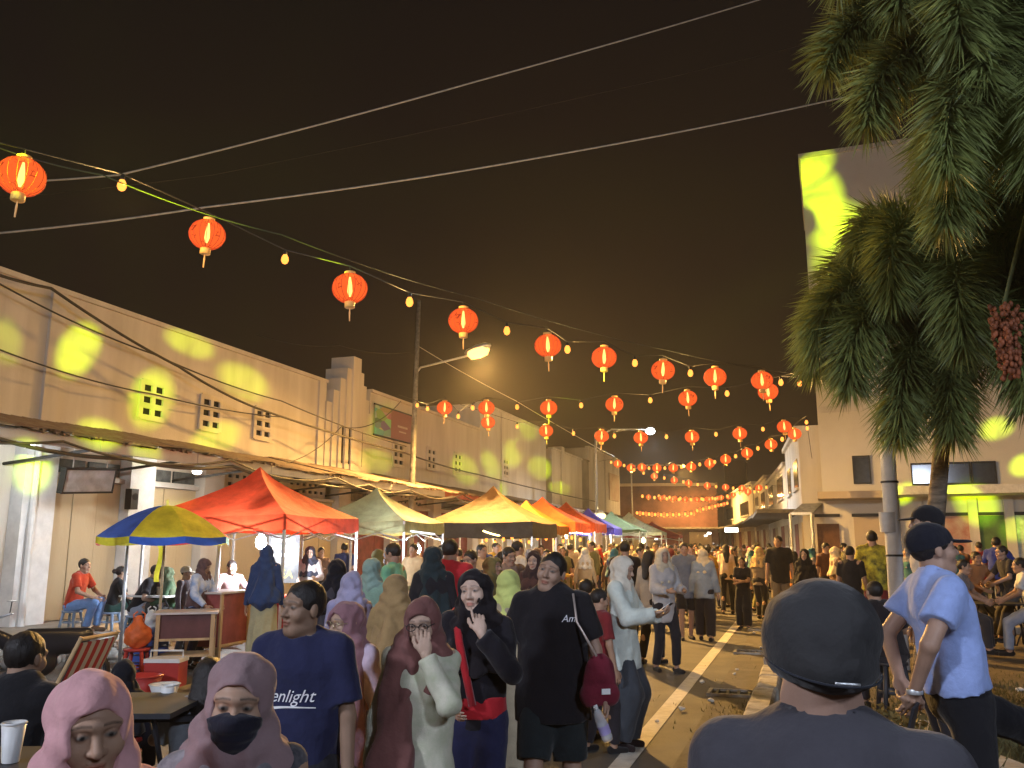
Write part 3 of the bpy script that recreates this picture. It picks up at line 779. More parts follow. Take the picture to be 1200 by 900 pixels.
wire('thin cable sagging below the vent blocks', [q(-60, 395, .4), q(0, 410, .4), q(180, 462, .3), q(335, 489, .2)], .08, .016)
wire('black cable bundle drooping under the awning edge', [Vector((XF + 2.34, yy, ZAWN - .42 - .12 * (i_ % 2))) for i_, yy in enumerate(np.arange(3, 42, 3.0))], .10, .035)
wire('second cable looped under the awning edge', [Vector((XF + 2.38, yy, ZAWN - .30 - .05 * (i_ % 3))) for i_, yy in enumerate(np.arange(2, 40, 4.3))], .22, .022)
wire('slack cable looping from the awning up to the pylon', [q(300, 545, 1.5), q(400, 500, .7), q(470, 470, .3)], .35, .014)
wire('long overhead cable sloping up across the sky', [P(-80, 215, 15), P(140, 205, 16), P(560, 95, 19), P(960, -22, 23)], .05, .020, WIREL)
wire('long overhead cable below the sloping one', [P(-80, 280, 15), P(240, 243, 17), P(620, 187, 20), P(985, 115, 23), P(1190, 75, 25)], .06, .022, WIREL)
wire('faint overhead cable high in the dark sky', [P(-80, 240, 20), P(250, 205, 22), P(700, 110, 26), P(990, 40, 29)], .05, .010, WIRE)
wire('thin cable from the pylon tip to the lamp pole', [P(300, 392, 26), P(398, 405, 27.0), P(487, 412, 28)], .15, .012, WIRE)
wire('short pale guy wire by the street lamp', [P(489, 405, 28), P(605, 470, 29), P(720, 535, 44)], .05, .012, WIREL)

# ================================================================== RIGHT SIDE BUILDINGS
c0 = G(968, 34.0); c1 = G(1340, 30.4); ux = (c1 - c0).normalized(); rzB = math.atan2(ux.y, ux.x); wB = (c1 - c0).length
TB = empty('tall_block', c0, rzB, 'tall plain white block behind the palms with a canopy at street level', 'building')
HT = P(944, 186, 34.0).z; zc = P(1000, 583, 33.5).z
MB().box2((0, 0, 0), (wB, 9, HT)).build('wall', mat('block_render', (.72, .69, .62), .9, var=.5, vscale=.35, vcol=(.50, .46, .39), bump=.12, bscale=20), TB)
MB().box2((-.08, -.10, HT), (wB, 9, HT + .18)).build('coping', WALLB, TB)
for z in (zc + 3.4, zc + 6.9): MB().box2((0, -.06, z), (wB, -.002, z + .25)).build('string_course', WALLB, TB)
xw = lambda px: (G(px, 33) - c0).dot(ux)
MB().box2((xw(962), -1.7, zc - .10), (xw(1047), -.003, zc + .16)).build('canopy', WALLC, TB)
MB().box2((xw(1049), -2.0, zc - .02), (wB, -.003, zc + .28)).build('canopy', mat('white_fascia', (.66, .66, .62), .7, var=.2), TB)
# upper windows
for px0, px1, y0, y1 in ((1008, 1028, 545, 575), (1076, 1108, 556, 578), (1110, 1142, 556, 578), (1144, 1170, 556, 578)):
    za, zb = P(1000, y1, 33).z + .35, P(1000, y0, 33).z + .35; w = empty('window', (0, 0, 0)); w.parent = TB
    MB().box2((xw(px0), -.03, za), (xw(px1) - .06, .01, zb)).build('pane', mat('dark_glass', (.035, .04, .045), .12, var=.3, spec=.6), w)
    f_ = MB(); X0, X1 = xw(px0), xw(px1) - .06
    for lo, hi in (((X0 - .05, -.09, za - .06), (X1 + .05, -.035, za)), ((X0 - .05, -.09, zb), (X1 + .05, -.035, zb + .06)), ((X0 - .05, -.085, za), (X0, -.036, zb)), ((X1, -.085, za), (X1 + .05, -.036, zb))): f_.box2(lo, hi)
    f_.build('frame', BLACKM, w)
# shop front openings under the canopy
GRN = mat('green_door_paint', (.10, .18, .06), .6, var=.3, vscale=2)
for px0, px1, m_, nm in ((958, 985, mat('brown_door', (.13, .06, .035), .6, var=.3), 'door'), (1003, 1050, WALLC, 'shutter_panel'), (1092, 1138, mat('shop_poster_red', (.33, .06, .05), .6, var=.9, vscale=1.4, vcol=(.55, .50, .42)), 'poster_panel'), (1140, 1176, GRN, 'shutter_panel'), (1180, 1235, mat('pale_shutter', (.55, .60, .55), .6, var=.3), 'shutter_panel')):
    MB().box2((xw(px0), -.06, .06), (xw(px1), -.003, zc - .75 - (.25 if nm == 'door' else 0))).build(nm, m_, TB)
    MB().box2((xw(px0) - .06, -.10, zc - .74), (xw(px1) + .06, -.004, zc - .62)).build('lintel', BLACKM, TB)
for px in (1052, 1090, 1139, 1178, 1240): MB().box2((xw(px) - .16, -.16, .05), (xw(px) + .16, -.065, zc - .11)).build('pier', WALLB, TB)
# side porch with pale steel frame at the corner
PO = empty('steel_porch', (0, 0, 0), 0, 'small porch with pale steel posts beside the tall block corner', 'porch')
a, b_, c_, d_ = P(926, 602, 33.3), P(951, 602, 33.0), P(966, 590, 31.5), P(937, 588, 34.5)
MB().poly([a, b_, b_ + Vector((.6, 2.6, .62)), a + Vector((.6, 2.6, .62))]).poly([a + Vector((0, 0, -.06)), a + Vector((.6, 2.6, .56)), b_ + Vector((.6, 2.6, .56)), b_ + Vector((0, 0, -.06))]).build('roof', mat('grey_sheet', (.25, .26, .27), .5, var=.4), PO)
MB().box2((0, -.04, -.05), ((b_ - a).length, .04, .05)).build('beam', STEEL, PO, loc=a).rotation_euler = (0, 0, math.atan2((b_ - a).y, (b_ - a).x))
for v in (a, b_): MB().tube([(v.x, v.y, .02), (v.x, v.y, v.z)], .06, 8).build('post', STEEL, PO)
# receding row on the far right, following the bend to the left
def row_house(label, pxa, da, pxb, db, ztop, wall, canopy=3.0, roof=None, wins=2):
    a, b_ = G(pxa, da), G(pxb, db); u = (b_ - a); Lh = u.length; r = empty('row_house', a, math.atan2(u.y, u.x), label, 'building')
    MB().box2((0, -9, 0), (Lh, 0, ztop)).build('wall', wall, r)
    MB().box2((-.03, -9.03, ztop), (Lh + .03, .14, ztop + .2)).build('coping', wall, r)
    MB().box2((0, .003, canopy), (Lh, 1.8, canopy + .14)).build('canopy', mat('dark_canopy', (.14, .125, .11), .8, var=.4), r)
    for k in range(wins):
        xa = Lh * (k + .25) / wins; xb = Lh * (k + .75) / wins
        w = MB().box2((xa, .002, canopy + 1.1), (xb, .03, canopy + 2.3)).build('window', mat('dark_glass'), r)
        MB().box2((xa - .08, .002, canopy + .98), (xb + .08, .12, canopy + 1.09)).build('sill', wall, w)
    nd = max(2, int(Lh / 2.2))
    for k in range(nd): MB().box2((Lh * k / nd + .12, .002, .05), (Lh * (k + 1) / nd - .12, .05, canopy - .4)).build('shutter_panel', (WALLC, MAROON, WALLB)[k % 3], r)
    return r
row_house('pale two storey house with vertical ribs next to the tall block', 943, 35.0, 926, 44, P(935, 515, 38).z, WALLB)
row_house('cream house with a ragged top beyond the ribbed one', 925.5, 44.3, 902, 60, P(914, 556, 50).z, WALLA, 3.1)
rh_ = row_house('dark house with a small finial at its gable', 901.5, 60.5, 886, 74, P(894, 566, 66).z, WALLC, 3.2)
row_house('squat beige house on the outer side of the street bend', 885, 75, 850, 100, P(870, 575, 85).z, WALLB, 3.3)
row_house('long beige house closing the view down the street', 849, 101, 800, 128, P(830, 590, 110).z, WALLC, 3.5, wins=3)
TH = empty('tower_house', G(853, 112), 0, 'narrow tall beige house rising behind the far lanterns', 'building')
MB().box2((0, 0, 0), (2.6, 4, P(862, 540, 112).z)).build('wall', WALLC, TH); MB().box2((-.1, -.1, P(862, 540, 112).z), (2.7, 4.1, P(862, 540, 112).z + .3)).build('coping', WALLB, TH)
MB().box2((.9, -.03, 7.5), (1.7, -.002, 9.0)).build('window', mat('dark_glass'), TH)
EN = empty('end_building', G(735, 92), R(12), 'low dark red shop building at the street bend', 'building')
MB().box2((-9, 0, 0), (9.5, 6, P(740, 570, 92).z)).build('wall', mat('dull_red_wall', (.11, .050, .040), .9, var=.5, vscale=.6), EN)
MB().box2((-9.1, -.2, P(740, 570, 92).z), (9.6, 6, P(740, 570, 92).z + .3)).build('coping', WALLC, EN)
for k in range(6): MB().box2((-8.5 + 3 * k, -.05, .1), (-6.2 + 3 * k, -.002, 3.0)).build('shutter_panel', (MAROON, WALLC)[k % 2], EN)
MB().box2((-8.8, -1.6, 3.3), (9.4, -.003, 3.5)).build('canopy', mat('dark_canopy'), EN)
FB = empty('backdrop_building', G(690, 135), 0, 'dim wide building behind the far end of the street', 'building')
MB().box2((-30, 0, 0), (45, 8, 9)).build('wall', WALLC, FB); MB().box2((-30.1, -.1, 9), (45.1, 8, 9.4)).build('coping', WALLC, FB)
# lit shop sign on the far right row
sgn2 = empty('lit_shop_sign', P(857, 621, 52), R(10), 'glowing white shop sign under the far right canopy', 'sign')
MB().box((0, 0, 0), (.85, .12, .32)).build('case', BLACKM, sgn2); MB().box((0, -.065, 0), (.78, .01, .26)).build('lightbox', glow('sign_glow', (1, .95, .82), 4.5, False), sgn2)
for px, py, d, lb in ((827, 627, 60, 'small bare lamp under the canopy left of the lit sign'), (831, 624, 44, 'bare white lamp at the canopy edge of the cream house'), (769, 631, 70, 'tiny white lamp at the dark red shop')):
    bulkhead(P(px, py, d), lb, 45)
# ================================================================== LAMPS, STRINGS, LANTERNS
SOD = (1.0, .54, .14)
sl = G(481, 28.0, .30); hd = P(560, 412, 27.2)
SL = empty('street_lamp', sl, 0, 'tall street lamp with a glowing amber head on a long arm', 'street lamp')
top = P(491, 352, 28.0) - sl; h = hd - sl; el_ = P(489, 436, 28.0) - sl
MB().tube([(0, 0, 0), (0, 0, 3), top], [.12, .10, .065], 10).build('pole', mat('grey_pole', (.30, .28, .25), .6, metal=.3, var=.4, vscale=8), SL, True)
MB().tube([el_ - Vector((0, 0, 1.2)), el_, el_ + Vector((.12, 0, .15)), h - Vector((.25, 0, .1))], .035, 7).build('arm', STEEL, SL, True)
v = (h - el_).normalized()
hd_ob = MB().lathe([(.03, -.32), (.10, -.25), (.15, 0), (.13, .22), (.05, .30)], 12).build('lamp_housing', STEEL, SL, True)
hd_ob.location = h + Vector((0, 0, .09)); hd_ob.rotation_euler = v.to_track_quat('Z', 'Y').to_euler(); hd_ob.scale = (1, .6, 1)
lp = MB().lathe([(.02, -.20), (.10, -.15), (.13, 0), (.11, .15), (.03, .22)], 12).build('lamp_lens', glow('sodium_lens', (1, .42, .09), 4, False), SL, True)
lp.location = h - Vector((0, 0, .03)); lp.rotation_euler = hd_ob.rotation_euler
spot_light('street_lamp_light', h - Vector((0, 0, .30)), h + Vector((5.0, -3.0, -7)), 25000, SOD, 174, 1.0, .14, SL)
hd_ob.scale = (1.5, .9, 1.5); lp.scale = (1.9, 1.6, 1.8)
# further street lamps
def far_lamp(px, py, d, col, en, label, pxb, gs):
    b = G(pxb, d); h = P(px, py, d) - b
    r = empty('street_lamp', b, 0, label, 'street lamp')
    MB().tube([(0, 0, 0), (0, 0, h.z - .5), (h.x * .3, h.y * .3, h.z), h], [.10, .07, .05, .04], 8).build('pole', STEEL, r, True)
    MB().lathe([(.05, -.10), (.16, -.04), (.17, .03), (.05, .10)], 12, (h.x, h.y, h.z + .08)).build('lamp_housing', STEEL, r, True)
    MB().lathe([(.04, -.26), (.20, -.20), (.27, -.08), (.2, .02)], 14, (h.x, h.y, h.z - .02)).build('lamp_lens', glow('lens_' + label[:12].replace(' ', '_'), col, gs, False), r, True)
    spot_light('street_lamp_light', h - Vector((0, 0, .45)), h + Vector((1.5, -2, -8)), en * 1.8, col, 165, 1.0, .15, r)
far_lamp(762, 503, 46, (.92, .97, 1), 2200, 'white street lamp glowing above the middle lantern strings', 700, 16)
far_lamp(704, 602, 44, (1, .72, .30), 500, 'amber lamp on a low post above the blue tent', 690, 3)
far_lamp(800, 545, 88, SOD, 9000, 'distant amber street lamp by the street bend', 742, 6)
# party projectors assumed unseen behind the viewer: throw yellow green blobs on the walls
def projector(loc, label):
    PJ = empty('assumed_projector', loc, 0, label, 'projector')
    MB().tube([(0, 0, 0), (0, 0, 2.0)], .03, 8).build('stand', BLACKM, PJ)
    for k in range(3): MB().tube([(0, 0, .9), (.55 * math.cos(k * 2.09), .55 * math.sin(k * 2.09), .02)], .015, 6).build('leg', BLACKM, PJ)
    MB().box((0, -.22, 2.15), (.34, .22, .30)).build('housing', BLACKM, PJ); return PJ
PJ1 = projector((3.2, -4.0, 0), 'assumed unseen black party light projector on a tripod near the right verge'); PJ2 = projector((-8.5, -3.0, 0), 'unseen projector added by the left stalls to light the tall block')  # both out of view: first assumed, second added so its beams clear the palm
YG = (.60, .86, .0)
def blob(t, rad, gain=1.0, PJ=PJ1):  # one assumed beam, aimed at a chosen patch of wall
    PJO = Vector(PJ.location) + Vector((0, 0, 2.25))
    dd = (t - PJO).length; dg = 2 * math.degrees(math.atan(rad / dd))
    o = spot_light('assumed_projector_beam', PJO - Vector(PJ.location), t - Vector(PJ.location), 76.0 * dd * dd * gain, YG, dg * 1.12, 1.0, .05, PJ)
    l = o.data; l.use_nodes = True; N_ = l.node_tree.nodes; K_ = l.node_tree.links.new; em_ = N_['Emission']
    tc_ = N_.new('ShaderNodeTexCoord'); nz_ = N_.new('ShaderNodeTexNoise'); mr_ = N_.new('ShaderNodeMapRange')
    nz_.inputs['Scale'].default_value = 22; nz_.inputs['Detail'].default_value = 3; nz_.inputs['Distortion'].default_value = .6
    mr_.inputs['From Min'].default_value = .38; mr_.inputs['From Max'].default_value = .56; mr_.inputs['To Min'].default_value = .55; mr_.inputs['To Max'].default_value = 1.2
    K_(tc_.outputs['Normal'], nz_.inputs['Vector']); K_(nz_.outputs['Fac'], mr_.inputs['Value']); K_(mr_.outputs[0], em_.inputs['Strength'])
    o.scale = (random.uniform(.55, .9), random.uniform(.9, 1.2), 1); o.rotation_euler.rotate_axis('Z', random.uniform(0, 3))
for px, py, rr, g in ((92, 410, .62, 1.3), (222, 403, .55, .8), (285, 447, .66, .75), (178, 468, .68, 1.0), (252, 515, .62, .8), (118, 513, .52, 1.0), (7, 400, .5, .35),
                      (173, 540, .4, .5), (445, 495, .75, .3), (545, 550, .8, .8), (575, 545, .75, .9), (602, 530, .9, 1.0), (618, 503, .7, .8), (632, 548, .8, 1.0), (657, 572, .8, .7), (440, 540, .7, .5), (590, 575, .5, .6)):
    blob(WX(px, py, XF), rr, g)
blob(WX(38, 552, XF + .1), .5, 1.4); blob(WX(212, 600, XF + .1), .4, .6)
def TBp(px, py): return P(px, py, 33.9 - (px - 944) / 386 * 4)
for px, py, rr, g in ((952, 196, .9, .8), (975, 262, 1.4, .8), (1130, 250, .9, .6), (1120, 235, .5, .5), (1165, 502, .55, .9), (1140, 588, .9, 1.0), (1058, 578, .5, 1.0), (1192, 620, .6, .6), (1198, 545, .5, 1.0), (955, 225, 1.7, 1.1), (985, 290, 1.7, .8), (1000, 340, .9, .8), (1010, 420, .6, .6), (1020, 360, .6, .5)):
    blob(TBp(px, py), rr, g, PJ2)
# assumed tall floodlights, unseen behind the viewer, added to light the nearest people
def assumed_flood(loc, label, en, col, aim, cone_=118):
    r = empty('assumed_flood_lamp', (loc[0], loc[1], 0), 0, label, 'floodlight')
    MB().tube([(0, 0, 0), (0, 0, loc[2])], [.09, .06], 8).build('pole', STEEL, r)
    d = Vector(aim).normalized(); b = MB().box((0, 0, 0), (.55, .40, .10)).build('housing', BLACKM, r); b.location = (0, 0, loc[2] + .1)
    b.rotation_euler = (-d).to_track_quat('Z', 'Y').to_euler()
    g = MB().box((0, 0, -.055), (.48, .34, .01)).build('lens', glow('assumed_flood_lens', (.85, .92, 1), 6, False), b)
    l = bpy.data.lights.new('assumed_flood_light', 'SPOT'); l.energy = en; l.color = col; l.spot_size = R(cone_); l.spot_blend = .9; l.shadow_soft_size = .6
    o = bpy.data.objects.new('assumed_flood_light', l); o.location = Vector((0, 0, loc[2] + .1)) + d * .12; o.rotation_euler = d.to_track_quat('-Z', 'Y').to_euler(); link(o, r)
assumed_flood((-7.5, -6.0, 6.5), 'assumed unseen cool white floodlight on a steel pole at the left corner', 3100, (.78, .84, 1.0), (.35, 1, -.75))  # assumed lamp, placed out of view to brighten the foreground
assumed_flood((7.0, -5.0, 6.5), 'assumed unseen cool white floodlight on a steel pole at the right corner', 4000, (.70, .80, 1.0), (-.10, 1, .06), 140)  # assumed lamp out of view, also aimed at the palms and tall block

# lanterns
LAN = bpy.data.materials.new('lit_red_paper'); LAN.use_nodes = True
n = LAN.node_tree.nodes; L = LAN.node_tree.links.new; n.clear()
o_ = n.new('ShaderNodeOutputMaterial'); em = n.new('ShaderNodeEmission'); tp = n.new('ShaderNodeBsdfTransparent'); tl = n.new('ShaderNodeBsdfTranslucent')
tcn = n.new('ShaderNodeTexCoord'); vz = n.new('ShaderNodeTexVoronoi'); vz.feature = 'DISTANCE_TO_EDGE'; vz.inputs['Scale'].default_value = 16
L(tcn.outputs['Object'], vz.inputs['Vector'])
nz = n.new('ShaderNodeTexNoise'); nz.inputs['Scale'].default_value = 9; L(tcn.outputs['Object'], nz.inputs['Vector'])
sx = n.new('ShaderNodeSeparateXYZ'); L(tcn.outputs['Object'], sx.inputs[0])
r1 = n.new('ShaderNodeMapRange'); r1.inputs['From Min'].default_value = .02; r1.inputs['From Max'].default_value = .07; L(vz.outputs['Distance'], r1.inputs['Value'])
r2 = n.new('ShaderNodeMapRange'); r2.inputs['From Min'].default_value = .52; r2.inputs['From Max'].default_value = .58; L(nz.outputs['Fac'], r2.inputs['Value'])
inv = n.new('ShaderNodeMath'); inv.operation = 'SUBTRACT'; inv.inputs[0].default_value = 1; L(r1.outputs[0], inv.inputs[1])
mk = n.new('ShaderNodeMath'); mk.operation = 'MULTIPLY'; L(inv.outputs[0], mk.inputs[0]); L(r2.outputs[0], mk.inputs[1])
mx = n.new('ShaderNodeMix'); mx.data_type = 'RGBA'; mx.inputs['A'].default_value = (.92, .110, .020, 1); mx.inputs['B'].default_value = (.22, .014, .006, 1)
L(mk.outputs[0], mx.inputs['Factor']); L(mx.outputs['Result'], em.inputs[0]); em.inputs[1].default_value = 1.0; L(mx.outputs['Result'], tl.inputs[0])
m1 = n.new('ShaderNodeMixShader'); m1.inputs[0].default_value = .22; L(em.outputs[0], m1.inputs[1]); L(tp.outputs[0], m1.inputs[2]); L(m1.outputs[0], o_.inputs[0])
LAN.cycles.emission_sampling = 'NONE'
GOLD = mat('lantern_gold', (.62, .36, .10), .6, var=.2, emit=(.8, .35, .08), estr=.12)
lb = MB(); rings = []
for i in range(13):
    t = i / 12; th = math.pi * (.10 + .80 * t); z = math.cos(th) * .178; r0 = math.sin(th) * .205
    rings.append([(r0 * (1 - .035 * abs(math.sin(k / 48 * 2 * math.pi * 8))**3) * math.cos(2*math.pi*k/48), r0 * (1 - .035 * abs(math.sin(k / 48 * 2 * math.pi * 8))**3) * math.sin(2*math.pi*k/48), z) for k in range(48)])
lb.grid(rings, closed=True); LB = lb.mesh('lantern_body', True); LB.materials.append(LAN)
rb = MB()
for k in range(16):
    a = 2 * math.pi * (k + .5) / 16 * 1.0; rb.tube([(math.sin(math.pi * (.10 + .8*t)) * .2065 * math.cos(a), math.sin(math.pi * (.10 + .8*t)) * .2065 * math.sin(a), math.cos(math.pi * (.10 + .8*t)) * .179) for t in np.linspace(0, 1, 11)], .0028, 4, cap=False)
RB = rb.mesh('lantern_ribs', True); RB.materials.append(mat('dark_red_wire', (.20, .02, .012), .7, var=.1, emit=(.5, .03, .01), estr=.25))
CT = MB().lathe([(.058, .165), (.066, .170), (.066, .20), (.058, .203)], 16).mesh('lantern_cap', True); CT.materials.append(GOLD)
CB = MB().lathe([(.052, -.168), (.060, -.172), (.060, -.235), (.052, -.24)], 16).mesh('lantern_collar', True); CB.materials.append(GOLD)
TS = MB().tube([(0, 0, -.24), (0, 0, -.30), (0, 0, -.40)], [.004, .010, .007], 6).mesh('lantern_tassel'); TS.materials.append(mat('tassel_thread', (.75, .45, .2), .8, var=.2, emit=(.7, .3, .08), estr=.10))
HK = MB().tube([(0, 0, .20), (0, 0, .27)], .006, 5).mesh('lantern_hook'); HK.materials.append(BLACKM)
FL = MB().lathe([(.012, -.10), (.030, -.04), (.026, .04), (.010, .14)], 10).mesh('lantern_bulb', True); FL.materials.append(glow('lantern_bulb_glow', (1, .60, .14), 7, False))
BU = MB().lathe([(.004, -.075), (.028, -.062), (.042, -.03), (.036, .005), (.020, .035)], 12).mesh('bulb_glass', True); BU.materials.append(glow('bulb_glow', (1, .31, .05), 2.0, False))
BS = MB().lathe([(.021, .03), (.021, .075), (.010, .085)], 10).mesh('bulb_socket', True); BS.materials.append(BLACKM)
NL = 0
def lantern(p, label, group, s=1.0, full=True, tilt=0):
    r = empty('paper_lantern', p, random.uniform(0, 6), label, 'lantern', group); r.scale = (s, s, s)
    r.rotation_euler = (random.uniform(-.06, .06), random.uniform(-.06, .06), random.uniform(0, 6))
    inst('body', LB, r); inst('lamp', FL, r); inst('collar', CB, r); inst('cap', CT, r)
    if full: inst('ribs', RB, r); inst('tassel', TS, r); inst('hook', HK, r)
def bulb(p, label, group, s=1.0, en=0):
    r = empty('string_bulb', p, 0, label, 'light bulb', group); r.scale = (s, s, s)
    inst('glass', BU, r); inst('socket', BS, r)
    if en: point_light('bulb_light', (0, 0, -.10), en, (1, .60, .19), .05, r)
def lstring(tagname, lans, bulbs, wlabel, full=True, bs=1.15, en=0, ls=1.0):
    """lans/bulbs: (px, py, depth)"""
    pts = []
    lg, bg = 'lanterns on ' + tagname, 'bulbs on ' + tagname
    for px, py, d in lans:
        p = P(px, py, d); lantern(p, 'red paper lantern on ' + tagname, lg, ls, full); pts.append((px, p + Vector((0, 0, .27 * ls))))
    for i, (px, py, d) in enumerate(bulbs):
        p = P(px, py, d); bulb(p, 'yellow light bulb on ' + tagname, bg, bs, en * 4.5 if i % 2 == 0 else 0); pts.append((px, p + Vector((0, 0, .09 * bs))))
    pts.sort(key=lambda q: q[0]); v = [q[1] for q in pts]
    a, b = v[0] - (v[1] - v[0]).normalized() * 1.2, v[-1] + (v[-1] - v[-2]).normalized() * 1.0
    path = [a] + v + [b]
    o = MB().tube(path, .008, 5).build('light_string_cable', WIRE, None, True); tag(o, wlabel, 'cable')
dl = lambda px: 7.3 + (px - 25) / 870 * 8.7 if px < 410 else 9.6 + (px - 410) / 485 * 6.6
s1 = 'the string passing over the street lamp arm'
lstring(s1, [(x, y, dl(x)) for x, y in ((25, 207), (243, 275), (410, 338), (543, 376), (642, 405), (708, 419), (777, 434), (838, 442), (893, 446))],
        [(x, y, dl(x)) for x, y in ((143, 215), (334, 302), (480, 352), (594, 386), (665, 408), (744, 424), (809, 436), (915, 447), (937, 448))], 'cable carrying the lanterns over the street lamp arm', en=26)
# pale support wire above the first string
wire('pale support wire running above the lantern string', [P(-60, 150, 6.9), P(120, 205, 7.8), P(330, 275, 9.0), P(560, 350, 11.3), P(780, 410, 14.6), P(948, 440, 16.6)], .05, .007, WIRE)
s2 = 'the string tied between the lamp pole and the palm'
lstring(s2, [(x, y, d) for x, y, d in ((521, 478, 22), (570, 478, 21), (643, 478, 20), (720, 474, 19.4), (806, 467, 18.8), (900, 459, 17.5))],
        [(x, y, d) for x, y, d in ((489, 474, 23.5), (501, 478, 23), (537, 487, 22), (554, 477, 21.5), (606, 476, 20.5), (681, 474, 19.8), (762, 468, 19), (852, 460, 18))], 'cable carrying the lanterns from lamp pole to palm', en=22)
s3 = 'the string hung just above the white street lamp'
lstring(s3, [(x, y, 24.5) for x, y in ((572, 495), (640, 505), (705, 511), (751, 513), (811, 512), (867, 508), (919, 500))],
        [(x, y, 24.5) for x, y in ((606, 499), (672, 507), (720, 510), (781, 511), (839, 508), (894, 502), (945, 494), (946, 501))], 'cable carrying the lanterns above the white street lamp', en=22)
zz = lambda x, y: (680 + x / 4.2857, 480 + y / 4.2857)
d4 = lambda px: 26 + (937 - px) / 210 * 15
s4 = 'the long string curving down from the right row houses'
L4 = [zz(*q) for q in ((188, 272), (255, 292), (310, 290), (385, 293), (467, 293), (557, 287), (650, 270), (730, 250), (838, 218), (958, 175), (1077, 122))]
B4 = [zz(*q) for q in ((155, 262), (220, 278), (270, 300), (345, 291), (425, 291), (508, 285), (600, 272), (675, 260), (780, 231), (892, 191), (1014, 145))]
lstring(s4, [(x, y, d4(x)) for x, y in L4], [(x, y, d4(x)) for x, y in B4], 'cable of the string curving down from the right row houses', False, 1.35, 24)
s5 = 'the straight string below the long curved one'
L5 = [zz(*q) for q in ((372, 335), (472, 355), (545, 370), (638, 382), (730, 390), (812, 395), (897, 393), (842, 412))]
B5 = [zz(*q) for q in ((318, 316), (422, 341), (518, 360), (590, 374), (682, 384), (768, 392), (852, 393), (934, 388), (875, 410))]
lstring(s5, [(x, y, 48) for x, y in L5], [(x, y, 48) for x, y in B5], 'cable of the straight string below the curved one', False, 1.6, 28)
s6 = 'the flat string in front of the dark red shop'
px6 = np.linspace(312, 800, 17); y6 = lambda x: 432 + 18 * math.sin((x - 312) / 488 * math.pi)**1.0 - max(0, (x - 680)) * .12
lstring(s6, [(*zz(x, y6(x) + 3), 66) for x in px6[1::2]], [(*zz(x, y6(x)), 66) for x in px6[0::2]], 'cable of the flat string before the dark red shop', False, 2.3, 22)
px6b = np.linspace(395, 770, 15)
s7 = 'the second flat string before the dark red shop'
lstring(s7, [(*zz(x, 436 + 14 * math.sin((x - 395) / 375 * 3.1)), 72) for x in px6b[1::2]], [(*zz(x, 432 + 14 * math.sin((x - 395) / 375 * 3.1)), 72) for x in px6b[0::2]], 'cable of the second flat string by the dark red shop', False, 2.4, 0)
s8 = 'the lowest sagging string at the street bend'
p8 = np.linspace(285, 738, 31); y8 = lambda x: 516 + 10 * math.sin((x - 285) / 300 * 3.1) if x < 585 else 505 - (x - 585) / 153 * 37
lstring(s8, [(*zz(x, y8(x) + 2), 84) for x in p8[1::2]], [(*zz(x, y8(x)), 84) for x in p8[0::2]], 'cable of the lowest sagging string', False, 2.8, 20)
s9 = 'the short string under the lowest sagging one'
p9 = np.linspace(300, 530, 17)
lstring(s9, [(*zz(x, 548 - 18 * math.cos((x - 300) / 230 * 3.1) * .3), 92) for x in p9[1::2]], [(*zz(x, 545 - 5 * math.cos((x - 300) / 230 * 3.1)), 92) for x in p9[0::2]], 'cable of the short string at the bend', False, 3.0, 0)
